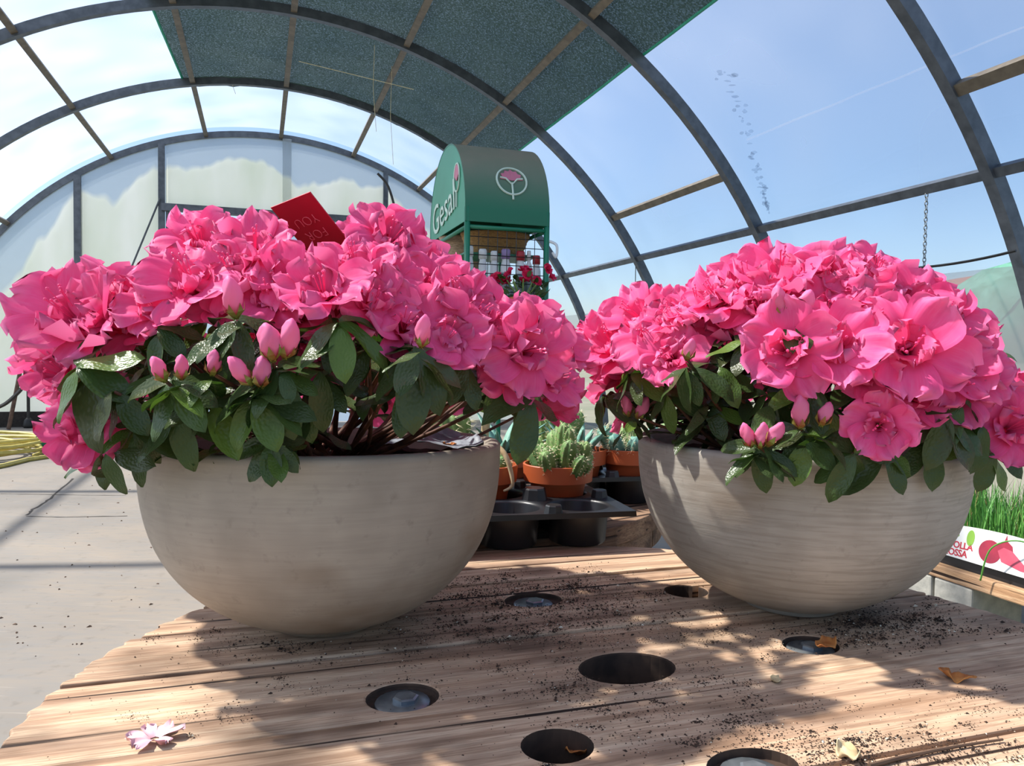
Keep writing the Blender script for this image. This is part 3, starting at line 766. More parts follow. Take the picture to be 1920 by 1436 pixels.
def interp(tab):
    def f(x):
        for (a, b), (c, d) in zip(tab, tab[1:]):
            if x <= c: return b + (d - b) * max(0, x - a) / (c - a)
        return tab[-1][1]
    return f
def make_azalea(bp, label, ec, er, fronts, whorls, buds, seed, nback, ylim, ytop, clear=9):
    rg = random.Random(seed)
    root = empty('azalea', bp + Vector((0, 0, RIM - .02))); tag(root, label, 'azalea', 'azaleas in cement bowls')
    T0 = Matrix.Translation(-root.location)
    tips = []; spots = []
    crown = root.location + Vector((0, 0, .01))
    def leaf(p, d, up, sc=1.0, droop=None):
        d = Vector(d).normalized(); y = Vector(up).cross(d)
        if y.length < .05: y = Vector((0, 1, 0)).cross(d)
        y.normalize(); z = d.cross(y)
        R_ = Matrix((d, y, z)).transposed().to_4x4()
        link('leaf', rg.choice(LEAF_ME), root, T0 @ Matrix.Translation(p) @ R_ @ Matrix.Scale(sc, 4))
    nleaf = [0]
    def whorl(p, ax, n, sc=1.0, spread=1.0, down=.35):
        ax = Vector(ax).normalized(); Q = ax.to_track_quat('Z', 'Y')
        a0 = rg.uniform(0, 6.28)
        for k in range(n):
            if nleaf[0] >= 290: return
            a = a0 + 2 * PI * k / n + rg.uniform(-.35, .35); el = rg.uniform(-.5, .25)
            d = Q @ Vector((math.cos(a), math.sin(a), el)); d = (d - Vector((0, 0, down))).normalized()
            leaf(p + ax * rg.uniform(-.008, .004), d, ax + Vector((0, 0, .6)), sc * rg.uniform(.75, 1.15)); nleaf[0] += 1
    def blossom(p, n, size, split):
        M = T0 @ Matrix.Translation(p) @ aim(n, rg.uniform(0, 6.28)) @ Matrix.Scale(size / .078, 4)
        if split:
            b = link('blossom', rg.choice(CORE_ME), root, M); k5 = 5
            for k in range(k5):
                link('petal', rg.choice(PETAL_ME), b, Matrix.Rotation(2 * PI * k / k5 + rg.uniform(-.18, .18), 4, 'Z') @ Matrix.Rotation(rg.uniform(-.12, .16), 4, 'Y'))
            link('stamens', rg.choice(STAM), b)
        else:
            link('blossom', rg.choice(FULL_ME), root, M)
    for f in fronts:
        px, py, dia = f[:3]; p, n = ell_hit(px, py, ec, er)
        if len(f) > 3 and f[3]: p = p + (p - Vector((0, 0, EYE))).normalized() * f[3]
        size = dia * (p - Vector((0, 0, EYE))).length / F * 1.2
        size = max(.072, min(.108, size))
        tc = (Vector((0, 0, EYE)) - p).normalized()
        face = (n * .75 + tc * (f[4] if len(f) > 4 else .35) + Vector((0, 0, .22)) + Vector((rg.uniform(-.25, .25), rg.uniform(-.2, .2), rg.uniform(-.2, .25)))).normalized()
        p = p - face * .022
        blossom(p, face, size, True); spots.append(p); tips.append((p - face * .012, face))
    tries = 0; added = 0
    while added < nback and tries < 6000:
        tries += 1
        a = rg.uniform(0, 2 * PI); zc = rg.uniform(-.15, 1); rr = math.sqrt(1 - zc * zc)
        n = Vector((rr * math.cos(a), rr * math.sin(a), zc)); k = rg.uniform(.84, .97)
        p = ec + Vector((n.x * er[0], n.y * er[1], n.z * er[2])) * k
        x, y = proj(p)
        if y > ylim(x) - 20 and (Vector((0, 0, EYE)) - p).dot(n) > -.05: continue
        if y < ytop(x) + 48: continue
        if any((p - q_).length < .036 for q_ in spots): continue
        face = (n + Vector((0, 0, .35)) + Vector((rg.uniform(-.3, .3),) * 3)).normalized()
        blossom(p - face * .015, face, rg.uniform(.078, .094), False); spots.append(p); added += 1
        if rg.random() < .5: tips.append((p - face * .02, face))
    for px, py, dy, n, sc in whorls:
        p, nn = ell_hit(px, py, ec, er); p = p + (p - Vector((0, 0, EYE))).normalized() * dy
        whorl(p, (nn + Vector((0, 0, .5))).normalized(), n, sc); tips.append((p, nn))
    for px, py, dy, hx, hz in buds:
        p, nn = ell_hit(px, py, ec, er); p = p + (p - Vector((0, 0, EYE))).normalized() * dy
        d = Vector((hx, -.25, hz)).normalized()
        b = link('bud', rg.choice(BUDS), root, T0 @ Matrix.Translation(p) @ aim(d, rg.uniform(0, 6)) @ Matrix.Scale(rg.uniform(.72, .98), 4))
        link('calyx', CALYX_ME, b)
        whorl(p - d * .006, (d + Vector((0, 0, .3))).normalized(), 2, .7); tips.append((p, nn))
    for (p, n) in list(tips):
        if nleaf[0] < 235 and rg.random() < .8: whorl(p - Vector((0, 0, .006)), (n + Vector((0, 0, .4))).normalized(), rg.choice((2, 3, 4)), rg.uniform(.7, .95), down=.5)
    # woody stems, from the crown to the shoot tips
    for i, (p, n) in enumerate(tips):
        if i % 2 and i > 24: continue
        a = rg.uniform(0, 6.28); s0 = crown + Vector((math.cos(a), math.sin(a), 0)) * rg.uniform(.005, .035) - Vector((0, 0, .012))
        mid = s0.lerp(p, .5) + Vector((rg.uniform(-.015, .015), rg.uniform(-.015, .015), rg.uniform(-.03, .005)))
        pts = bez([s0, mid, p], 6); rs = [lerp(.0034, .0013, k / (len(pts) - 1)) for k in range(len(pts))]
        MB().tube([q_ - root.location for q_ in pts], rs, 6).build('stem', M_STEM, root, True)
    # dense shaded inner foliage, too crowded to pick apart
    m = MB()
    for k in range(520):
        a = rg.uniform(0, 2 * PI); rr = math.sqrt(rg.random()) * .80; zz = rg.uniform(-.55, .55)
        p = ec + Vector((er[0] * rr * math.cos(a), er[1] * rr * math.sin(a), er[2] * zz * (1 - rr * .5)))
        if rr < .42 and zz < .1: continue
        if p.x > bp.x + clear and p.y < bp.y + .16 and p.z < bp.z + RIM + .06: continue
        p.z = max(p.z, bp.z + RIM + .012)
        x, y = proj(p)
        d = Vector((math.cos(a) + rg.uniform(-.8, .8), math.sin(a) + rg.uniform(-.8, .8), rg.uniform(-.9, .3))).normalized()
        yv = Vector((0, 0, 1)).cross(d)
        if yv.length < .05: continue
        yv.normalize(); zv = d.cross(yv); L = rg.choice(LEAVES); sc = rg.uniform(.6, .95)
        if (p + d * .04 * sc).z < bp.z + RIM + .006: d.z = abs(d.z) * .3; d.normalize(); yv = Vector((0, 0, 1)).cross(d).normalized(); zv = d.cross(yv)
        m.add([p - root.location + (d * q_[0] + yv * q_[1] + zv * q_[2]) * sc for q_ in L[0]], L[1], L[2])
    tag(m.build('inner_foliage', M_LEAF, root, True), kind='stuff')
    return root

EC1 = Vector((-.20, .815, TOP + RIM + .060)); ER1 = (.285, .235, .185)
FR1 = [(132, 585, 178, 0, .8), (215, 545, 120, .03), (148, 800, 135, .02, .9), (95, 690, 90, .05), (285, 560, 120), (350, 520, 160, 0), (372, 440, 135, .0), (470, 452, 135),
       (425, 500, 120), (600, 530, 160, -.02, .2), (700, 555, 135, -.01), (538, 505, 115), (632, 512, 115, .02), (670, 480, 135), (735, 432, 140), (725, 505, 120), (765, 600, 165, 0, .5),
       (845, 620, 155, 0, .6), (800, 520, 110, .02), (860, 545, 110), (905, 575, 110), (945, 600, 110), (1000, 650, 165, -.02, .6), (1045, 700, 110, 0), (1015, 600, 120, .03), (495, 545, 130, .01),
       (250, 600, 110, .05), (430, 555, 110, .03), (560, 570, 120, .03), (650, 580, 110, .03), (910, 640, 110, .04), (585, 655, 90, .07), (390, 470, 110, .05), (85, 630, 100, .06),
       (190, 760, 100, .04), (960, 690, 110, .02), (1060, 640, 100, .05)]
WH1 = [(635, 602, -.03, 7, 1.15), (775, 655, -.02, 8, 1.1), (325, 715, -.02, 6, 1.0), (480, 740, -.02, 6, .95), (440, 600, -.02, 6, .9), (520, 690, -.02, 6, .95), (150, 690, -.02, 7, 1.15), (215, 735, -.01, 6, 1.1),
       (300, 620, 0, 6, .9), (250, 800, .02, 6, .95), (200, 850, 0, 4, .85), (390, 640, .0, 6, .9), (560, 740, .05, 5, .9), (510, 830, .0, 6, .7), (1000, 740, .02, 4, 1.1), (870, 680, .02, 5, .9), (395, 760, .0, 6, .9),
       (690, 640, .02, 5, .95), (760, 730, .04, 4, 1.0), (330, 780, .02, 5, .9), (600, 700, .03, 6, 1.0), (930, 720, .04, 4, .9), (280, 690, .03, 5, .9)]
BU1 = [(308, 712, -.035, -.35, .9), (340, 708, -.035, .1, 1), (398, 700, -.02, .2, .9), (442, 592, -.03, -.1, 1), (512, 672, -.035, -.15, 1), (535, 668, -.03, .25, 1), (470, 718, -.03, -.6, .8), (490, 722, -.03, .1, .8),
       (512, 812, .0, .0, 1), (790, 648, -.05, .15, 1), (530, 800, .01, .3, .9)]
def yl1(x): return 640 if x < 240 else (590 if x < 700 else 690)
az1 = make_azalea(B1P, 'pink azalea in the left bowl with the red card among its blossoms', EC1, ER1, FR1, WH1, BU1, 11, 60, yl1, interp(((15, 505), (150, 495), (240, 505), (310, 430), (380, 402), (500, 418), (560, 445), (640, 425), (720, 400), (800, 435), (850, 490), (930, 548), (1000, 556), (1090, 620))), .035)
EC2 = Vector((.345, .905, TOP + RIM + .060)); ER2 = (.245, .22, .18)
FR2 = [(1145, 645, 150, 0, .6), (1220, 625, 135, 0, .5), (1110, 620, 110, .03), (1190, 585, 125), (1250, 585, 110), (1255, 665, 120, 0, .5), (1300, 560, 110), (1345, 550, 130), (1400, 520, 125), (1460, 510, 155, 0, .2), (1545, 515, 135),
       (1610, 530, 120), (1650, 505, 125), (1710, 565, 135), (1765, 585, 120), (1795, 620, 110), (1475, 655, 155, -.03, 1.0), (1570, 640, 155, -.02, .9), (1625, 690, 115, -.01, .9), (1705, 650, 170, -.02, .8), (1660, 600, 125), (1790, 680, 130),
       (1840, 690, 100), (1720, 740, 110, 0, .6), (1650, 800, 110, -.03, .8), (1800, 730, 115), (1905, 800, 120, .0, .6), (1560, 570, 125), (1420, 565, 125), (1350, 600, 110, .03), (1510, 590, 110, .02), (1610, 590, 120, .02), (1745, 690, 110, .03), (1825, 650, 90, .03),
       (1690, 770, 80, .02)]
WH2 = [(1400, 640, -.01, 7, 1.0), (1290, 690, -.01, 6, .95), (1180, 700, 0, 6, 1.0), (1130, 740, .02, 5, 1.1), (1420, 840, -.02, 6, .9), (1350, 690, .02, 6, .95), (1510, 830, -.01, 7, .85), (1560, 770, .0, 6, .95), (1640, 760, .02, 6, 1.0), (1600, 850, -.02, 6, .95),
       (1660, 850, -.01, 5, 1.0), (1770, 780, .0, 6, 1.1), (1840, 800, .0, 6, 1.1), (1860, 850, .0, 4, 1.1), (1520, 720, .01, 5, .95), (1440, 740, .03, 6, .9), (1330, 760, .04, 6, .9), (1250, 740, .03, 6, .95), (1740, 830, .02, 5, 1.0), (1810, 750, -.01, 4, 1.0)]
BU2 = [(1408, 835, -.03, -.4, .9), (1425, 838, -.03, .05, 1), (1440, 832, -.03, .5, .9), (1500, 800, -.02, -.1, 1), (1540, 795, -.02, .25, 1), (1288, 672, -.03, .2, 1), (1178, 778, .02, -.2, .8), (1195, 782, .02, .3, .7), (1462, 590, -.03, -.2, 1), (1480, 592, -.03, .1, 1), (1500, 588, -.03, .35, 1)]
def yl2(x): return 660 if x < 1290 else (610 if x < 1430 else 730)
az2 = make_azalea(B2P, 'pink azalea in the right brushed cement bowl', EC2, ER2, FR2, WH2, BU2, 12, 60, yl2, interp(((1080, 600), (1130, 570), (1160, 550), (1260, 540), (1290, 520), (1380, 488), (1460, 458), (1560, 475), (1640, 460), (1700, 500), (1800, 540), (1835, 600), (1890, 690))))

# gift card stuck between the blossoms
cardc = at(584, 424, .70)
card = empty('gift_card', cardc); tag(card, 'small red gift card upside down among the left azalea blossoms', 'card')
cw_ = Vector((82, -50, 18)).normalized(); cn_ = cw_.cross(Vector((-45, -51, 62))).normalized(); cu_ = cn_.cross(cw_)
Mr = Matrix((cw_, cu_, cn_)).transposed().to_4x4()
cb_ = MB().prism([(-.025, -.030), (.025, -.030), (.025, .030), (-.025, .030)], -.0006, .0006).build('card_sheet', M_CARD, card, False, Mr)
for body, yy in (('YOU', .007), ('FOR', -.008)):
    t_ = text_mesh(body, .0135, M_CARDTXT, .0002, -.0004)
    link('lettering', t_, cb_, Matrix.Translation((.0, yy, .0010)) @ Matrix.Rotation(PI, 4, 'Z'))

# ------------------------------------------------------------------ cactus trays and pots
def make_tray(loc, rz, nx, ny, label, pitch=.108, h=.055):
    root = empty('carry_tray', loc, rz); tag(root, label, 'tray', 'black carry trays on the rear drum table')
    n = 32
    def cell_ring(r, z): return [(r * math.cos(2 * PI * k / n), r * math.sin(2 * PI * k / n), z) for k in range(n)]
    sq = []
    for k in range(n):
        a = 2 * PI * k / n; c_, s_ = math.cos(a), math.sin(a); q_ = pitch / 2 / max(abs(c_), abs(s_)); sq.append((q_ * c_, q_ * s_, h))
    rings = [sq, cell_ring(.0485, h), cell_ring(.047, h - .004), cell_ring(.043, .003), cell_ring(.040, .0), cell_ring(.02, .002)]
    vs_ = [p for r in rings for p in r]; fs = []
    for j in range(len(rings) - 1):
        for k in range(n): a, b = j * n + k, j * n + (k + 1) % n; fs.append((a, b, b + n, a + n))
    fs.append(tuple(range((len(rings) - 1) * n, len(rings) * n)))
    me = MB().add(vs_, fs).mesh('cup', M_BLACKP, True)
    for i in range(nx):
        for j in range(ny):
            link('cup', me, root, Matrix.Translation(((i - (nx - 1) / 2) * pitch, (j - (ny - 1) / 2) * pitch, 0)))
    st = MB().lathe([(.0235, 0), (.0195, .019), (.0175, .0215)], 8, (0, 0, 0)).mesh('stud', M_BLACKP)
    for i in range(nx + 1):
        for j in range(ny + 1):
            inx, iny = 0 < i < nx, 0 < j < ny
            if inx or iny:
                dx = 0 if inx else (-.016 if i == nx else .016); dy = 0 if iny else (-.016 if j == ny else .016)
                link('stud', st, root, Matrix.Translation(((i - nx / 2) * pitch + dx * .0, (j - ny / 2) * pitch + dy * 0, h - .001)) @ Matrix.Scale(.9 if (inx and iny) else .62, 4))
    X, Y = nx * pitch / 2, ny * pitch / 2; e = .014
    o_ = [(-X - e, -Y - e), (X + e, -Y - e), (X + e, Y + e), (-X - e, Y + e)]; i_ = [(-X, -Y), (X, -Y), (X, Y), (-X, Y)]
    vs_ = [(x, y, h) for x, y in i_] + [(x, y, h + .002) for x, y in o_] + [(x * 1.004, y * 1.004, h - .006) for x, y in o_]
    fs = [(k, (k + 1) % 4, 4 + (k + 1) % 4, 4 + k) for k in range(4)] + [(4 + k, 4 + (k + 1) % 4, 8 + (k + 1) % 4, 8 + k) for k in range(4)]
    MB().add(vs_, fs).build('rim', M_BLACKP, root)
    return root, pitch
TA = math.radians(13)
def tray_pt(corner, rz, nx, ny, i, j, pitch=.108):
    pass
# right front corner of the near tray and of the far tray
cn = on_z(1193, 961, TOP + .055); ax = Vector((math.cos(TA), math.sin(TA), 0)); ay = Vector((-math.sin(TA), math.cos(TA), 0))
W_, D_ = 3 * .108 + .028, 2 * .108 + .028
t1c = cn - ax * W_ / 2 + ay * D_ / 2; t1c.z = TOP + .0005
tray1, P_ = make_tray(t1c, TA, 3, 2, 'front black plastic carry tray holding the nearest cactus pots')
t2c = Vector((.231, 1.50, TOP + .0005)) + ay * .054
tray2, P_ = make_tray(t2c, TA, 3, 2, 'rear black plastic carry tray partly behind the right bowl')
t3c = t2c - ax * (W_ + .012)
tray3, P_ = make_tray(t3c, TA, 3, 2, 'rear black plastic carry tray hidden behind the left bowl')
def cell(tc, i, j, ny=2): return tc + ax * (i - 1) * .108 + ay * (j - .5) * .108
def pot(root, R=.0585, H=.100):
    pr = [(R * .52, 0), (R * .57, .002), (R * .79, H * .70), (R * .81, H * .72), (R * .97, H * .725), (R, H * .99), (R * .985, H), (R * .94, H), (R * .91, H * .8)]
    p_ = MB().lathe(pr, 40, close=True).build('pot', M_TERRA, root, True)
    p_.data.polygons.foreach_set('use_smooth', [True] * len(p_.data.polygons))
    md = p_.modifiers.new('split', 'EDGE_SPLIT'); md.split_angle = math.radians(35)
    MB().lathe([(R * .905, H * .84), (R * .5, H * .87), (.002, H * .88)], 24).build('soil', M_SOIL, root, True)
    return H * .86
def cactus_stem(root, base, top, r, ribs=7, mt=None, spine=.006, dens=9, rg=rnd, name='stem'):
    base, top = Vector(base), Vector(top); ax_ = (top - base); L = ax_.length; ax_.normalize(); Q = ax_.to_track_quat('Z', 'Y')
    m = MB(); n = ribs * 4; vs_, fs = [], []; J = 12
    def rad(s): return r * (.55 + .45 * min(1, s / .25)) * (1 if s < .72 else math.sqrt(max(.0, 1 - ((s - .72) / .28) ** 2)))
    for j in range(J + 1):
        s = j / J; rr = max(rad(s), r * .06)
        for k in range(n):
            a = 2 * PI * k / n; q_ = rr * (1 + .16 * math.cos(ribs * a)); vs_.append(base + Q @ Vector((q_ * math.cos(a), q_ * math.sin(a), s * L)))
    for j in range(J):
        for k in range(n): a, b = j * n + k, j * n + (k + 1) % n; fs.append((a, b, b + n, a + n))
    fs.append(tuple(range(J * n, (J + 1) * n)))
    st = m.add(vs_, fs).build(name, mt or M_CACT, root, True)
    sm_ = MB()
    for k in range(ribs):
        a = 2 * PI * k / ribs
        for j in range(dens):
            s = (j + .6) / dens; rr = max(rad(s), .001) * 1.15; o_ = base + Q @ Vector((rr * math.cos(a), rr * math.sin(a), s * L))
            for e in range(4):
                d = Q @ Vector((math.cos(a) + rg.uniform(-.7, .7), math.sin(a) + rg.uniform(-.7, .7), rg.uniform(-.5, .9))).normalized(); e_ = o_ + d * spine * rg.uniform(.6, 1.2)
                x_ = d.orthogonal().normalized() * .00045; y_ = d.cross(x_)
                sm_.add([o_ + x_, o_ - x_ * .5 + y_ * .87, o_ - x_ * .5 - y_ * .87, e_], [(0, 1, 3), (1, 2, 3), (2, 0, 3)])
    tag(sm_.build('spines', M_SPINE, st), kind='stuff')
    return st
def blade(root, base, d, L, w, mt, curve=.5, name='leaf', thick=.005):
    d = Vector(d).normalized(); side = d.cross(Vector((0, 0, 1)))
    side = side.normalized() if side.length > .05 else Vector((1, 0, 0)); nn = side.cross(d); vs_, fs = [], []; p = Vector(base)
    for i in range(9):
        s = i / 8; ww = w * (1 - s ** 2.2) * (.8 + .4 * s) + .0006; tt = thick * (1 - s) + .0006
        dd = (d + nn * -curve * s).normalized(); n2 = side.cross(dd)
        vs_ += [p - side * ww + n2 * tt, p - n2 * tt, p + side * ww + n2 * tt, p + n2 * tt * .4]; p = p + dd * L / 8
    for i in range(8):
        for k in range(4): a, b = i * 4 + k, i * 4 + (k + 1) % 4; fs.append((a, b, b + 4, a + 4))
    fs.append((35, 34, 33, 32))
    return MB().add(vs_, fs).build(name, mt, root, True)
ZB = TOP + .004
def pc(loc, label):
    r = empty('potted_cactus', (loc.x, loc.y, ZB)); return tag(r, label, 'cactus', 'cacti in terracotta pots')
# 1 clump cactus in the front cell
r4 = random.Random(4)
pcen = at(1040, 905, (cell(t1c, 2, 0)).y); c1 = cell(t1c, 2, 1) * 1.0
k1 = pc(c1, 'clump of ribbed green finger cacti in the front terracotta pot'); hs = pot(k1)
for k in range(30):
    a = r4.uniform(0, 6.28); rr = math.sqrt(r4.random()) * .044; h = lerp(.105, .04, rr / .044) * r4.uniform(.6, 1.15); lean = rr * .7
    b = Vector((rr * math.cos(a), rr * math.sin(a), hs - .004)); cactus_stem(k1, b, b + Vector((lean * math.cos(a), lean * math.sin(a), h)), r4.uniform(.0085, .0125), 7, M_CACT, .0045, 8, r4)
for dx, dy, h in ((-.012, -.03, .016), (.014, -.034, .018), (.016, -.02, .055)):
    cactus_stem(k1, (dx, dy, hs), (dx * 1.2, dy * 1.2, hs + h), .010, 9, M_CACT3 if h > .03 else M_CREAM, .003, 6, r4, 'young_stem')
# 2 pot behind the left bowl rim with a curled dry leaf
k2 = pc(cell(t1c, 1, 1) - ax * .018 + ay * .012, 'small dark cactus with a curled dry leaf beside the left bowl'); hs = pot(k2)
for k in range(7):
    a = k * .9; b = Vector((.022 * math.cos(a), .022 * math.sin(a), hs)); cactus_stem(k2, b, b + Vector((.018 * math.cos(a), .018 * math.sin(a), r4.uniform(.02, .04))), .014, 7, M_CACT, .006, 6, r4)
m = MB(); pts = bez([(.022, -.03, hs + .05), (.04, -.045, hs + .03), (.05, -.05, hs - .01), (.036, -.052, hs - .022)], 8); m.tube(pts, [lerp(.0045, .0008, abs(k / (len(pts) - 1) - .25)) for k in range(len(pts))], 6); m.build('dry_leaf', M_CREAM, k2, True)
# 3 long-spined globe
k3 = pc(cell(t3c, 1, 0), 'long-spined globe cactus in the tray behind the left bowl'); hs = pot(k3)
cactus_stem(k3, (0, 0, hs - .01), (0, 0, hs + .095), .042, 12, M_CACT, .022, 9, r4)
# 4 blue-green bladed aloe
k4 = pc(cell(t3c, 2, 0), 'blue-green bladed succulent with a pale stalk behind the left bowl'); hs = pot(k4)
for k in range(16):
    a = k * 2.4; e = .6 + .05 * k; blade(k4, (.008 * math.cos(a), .008 * math.sin(a), hs - .005), (math.cos(a), math.sin(a), e), r4.uniform(.085, .12), .009, M_CACT2, .25)
m = MB(); m.tube(bez([(-.028, -.03, hs), (-.030, -.034, hs + .05), (-.022, -.036, hs + .10)], 6), .0075, 8); m.build('pale_stalk', M_CREAM, k4, True)
for a in (.3, 1.8, 3.2, 4.6): blade(k4, (-.022, -.036, hs + .088), (math.cos(a), math.sin(a), .25), .05, .011, M_CACT3, .4, 'stalk_leaf')
# 5 rear pots
k5 = pc(cell(t2c, 0, 0), 'upright blue-green succulent between the front cactus clump and the far tray'); hs = pot(k5)
for k in range(14):
    a = k * 2.4; blade(k5, (.01 * math.cos(a), .01 * math.sin(a), hs - .005), (math.cos(a), math.sin(a), 1.2), r4.uniform(.07, .10), .0095, M_CACT2, .15)
k6 = pc(cell(t2c, 1, 0), 'star-spined cactus and green fingers in the pot touching the right bowl'); hs = pot(k6)
for k in range(9):
    a = k * .75 + .3; rr = .026 + .006 * (k % 2); b = Vector((rr * math.cos(a), rr * math.sin(a), hs)); cactus_stem(k6, b, b + Vector((.03 * math.cos(a), .03 * math.sin(a), r4.uniform(.03, .055))), .013, 6, M_CACT2, .014, 6, r4)
cactus_stem(k6, (0, 0, hs), (0, 0, hs + .06), .022, 9, M_CACT, .014, 7, r4)
k7 = pc(cell(t2c, 2, 0), 'low spiny cactus mostly hidden behind the right bowl'); hs = pot(k7)
cactus_stem(k7, (0, 0, hs), (0, 0, hs + .07), .036, 10, M_CACT, .018, 8, r4)
k8 = pc(cell(t2c, 0, 1), 'tall pale-spined columnar cacti behind the front clump'); hs = pot(k8)
for k in range(6):
    a = k * 1.05; b = Vector((.024 * math.cos(a), .024 * math.sin(a), hs)); cactus_stem(k8, b, b + Vector((.012 * math.cos(a), .012 * math.sin(a), r4.uniform(.06, .10))), .014, 8, M_CACT, .010, 9, r4)

# ------------------------------------------------------------------ display stand
su, sv, sw, sd = .806, 3.10, .372, .69
stand = empty('display_stand', G(su, sv, 0), YAW); tag(stand, 'green display stand with a barrel canopy and wire rack behind the azaleas', 'display stand')
zb = EYE + .545; rc = sd / 2; zs = zb + .045
def dprof(n=28, r=rc): return [(rc - r, zb)] + [(rc - r * math.cos(PI * k / n), zs + r * 1.0 * math.sin(PI * k / n)) for k in range(n + 1)] + [(rc + r, zb)]
pr = dprof(); pi_ = dprof(28, rc - .006)
vs_, fs = [], []
for x in (0, sw):
    vs_ += [(x, y, z) for y, z in pr] + [(x, y, z) for y, z in pi_]
n = len(pr)
for k in range(n - 1):
    fs += [(k, k + 1, 2 * n + k + 1, 2 * n + k), (n + k + 1, n + k, 3 * n + k, 3 * n + k + 1), (k + 1, k, n + k, n + k + 1), (2 * n + k, 2 * n + k + 1, 3 * n + k + 1, 3 * n + k)]
can = MB().add(vs_, fs).build('canopy', M_CANOPY, stand, True)
can.data.polygons.foreach_set('use_smooth', [False] * len(can.data.polygons))
md = can.modifiers.new('split', 'EDGE_SPLIT'); md.split_angle = math.radians(30); can.data.polygons.foreach_set('use_smooth', [True] * len(can.data.polygons))
for x in (.003, sw - .003):
    ep = MB().prism([(y, z) for y, z in pi_], -.002, .002, Matrix.Translation((x, 0, 0)) @ Matrix(((0, 0, 1, 0), (1, 0, 0, 0), (0, 1, 0, 0), (0, 0, 0, 1)))).build('end_panel', M_GPANEL, stand)
    if x < .1:
        # lettering lies on the outer face (-x); right of the reader = -y
        MF = Matrix.Translation((-.0035, rc, zb + .12)) @ Matrix(((0, 0, -1, 0), (-1, 0, 0, 0), (0, 1, 0, 0), (0, 0, 0, 1)))
        link('lettering', text_mesh('Gesal', .20, M_PRINTW, .001, 0, 1.0), ep, MF @ Matrix.Translation((-.045, -.015, 0)) @ Matrix.Rotation(math.radians(9), 4, 'Z'))
        e2 = MB()
        e2.tube([Vector((.205 + .045 * math.cos(a), .085 + .06 * math.sin(a), 0)) for a in [2 * PI * k / 24 for k in range(25)]], .004, 5, False)
        e2.tube([(.205, .03, 0), (.205, -.04, 0)], .004, 5)
        e2.build('emblem_outline', M_PRINTW, ep, False, MF)
        MB().prism([(.205, .07)] + [(.205 + .036 * math.cos(a), .095 + .045 * math.sin(a)) for a in [PI * k / 10 for k in range(11)]], -.001, .002).build('emblem_flower', M_PRINTP, ep, False, MF)
# round emblem on the curved front
def cfront(x, a, off=.0):        # a = angle up the front of the barrel
    r = rc + off
    return Vector((x, rc - r * math.cos(a), zs + r * math.sin(a)))
def emb(pts2, r, mt, name, par):
    return MB().tube([cfront(sw * .56 + x, .42 + y / rc, .003) for x, y in pts2], r, 5).build(name, mt, par)
emb([(.066 * math.cos(a), .066 * math.sin(a)) for a in [2 * PI * k / 32 for k in range(33)]], .0045, M_PRINTW, 'emblem_outline', can)
emb([(0, -.012), (0, -.05), (0, -.088)], .0045, M_PRINTW, 'emblem_stalk', can)
emb([(-.05, .012), (-.025, .008), (0, -.02), (.025, .008), (.05, .012)], .004, M_PRINTW, 'emblem_leaf', can)
fl = []
for k in range(13):
    a = PI * k / 12; q_ = .052 if k % 2 == 0 else .042; fl.append((q_ * math.cos(a), .006 + q_ * math.sin(a)))
for k in range(12):
    tri = [(0, .0), fl[k], fl[k + 1]]
    MB().add([cfront(sw * .56 + x, .42 + y / rc, .0035) for x, y in tri] + [cfront(sw * .56 + x, .42 + y / rc, .001) for x, y in tri], [(0, 1, 2), (5, 4, 3), (0, 1, 4, 3), (1, 2, 5, 4), (2, 0, 3, 5)]).build('emblem_petal', M_PRINTP, can)
for x in (.012, sw - .008):
    for y in (.012, sd - .012):
        MB().tube([(x, y, .02), (x, y, zb + .06)], .0125, 10).build('post', M_GREEN, stand, True)
        MB().lathe([(.022, 0), (.022, .02)], 12, (x, y, 0)).build('foot', M_BLACKP, stand)
for z in (zb - .02,):
    for x0, y0, x1, y1 in ((.012, .012, sw - .008, .012), (.012, sd - .012, sw - .008, sd - .012), (.012, .012, .012, sd - .012), (sw - .008, .012, sw - .008, sd - .012)):
        MB().tube([(x0, y0, z), (x1, y1, z)], .009, 8).build('rail', M_GREEN, stand, True)
gz0 = zb - .40; g_ = MB()
for k in range(9): x = lerp(.02, sw - .02, k / 8); g_.tube([(x, .012, gz0), (x, .012, zb - .02)], .0016, 4)
for k in range(10): z = lerp(gz0, zb - .06, k / 9); g_.tube([(.012, .012, z), (sw - .008, .012, z)], .0018, 4)
g_.build('wire_grid', M_BLACKP, stand)
SH = zb - .30; SH2 = zb - .105
for z, nm in ((SH, 'shelf'), (.35, 'shelf')):
    bevel(MB().box((sw / 2, sd / 2, z - .006), (sw - .03, sd - .02, .012)).build(nm, M_GREEN, stand), .003)
bevel(MB().box((sw / 2, .20, SH2 - .02 + .004), (sw - .04, .26, .008)).build('upper_shelf', M_GREEN, stand), .002)
FS = EYE + .13
bevel(MB().box((.235, -.09, FS - .008), (.26, .20, .016)).build('front_ledge', M_GREEN, stand), .003)
hk = MB().tube(bez([(sw + .0, .012, zb - .06), (sw + .03, -.01, zb - .08), (sw + .028, -.012, zb - .13), (sw + .012, -.01, zb - .11)], 8), .006, 8).build('hook', M_BOT, stand, True)
SM = stand.matrix_basis.copy() if False else Matrix.Translation(G(su, sv, 0)) @ Matrix.Rotation(YAW, 4, 'Z')
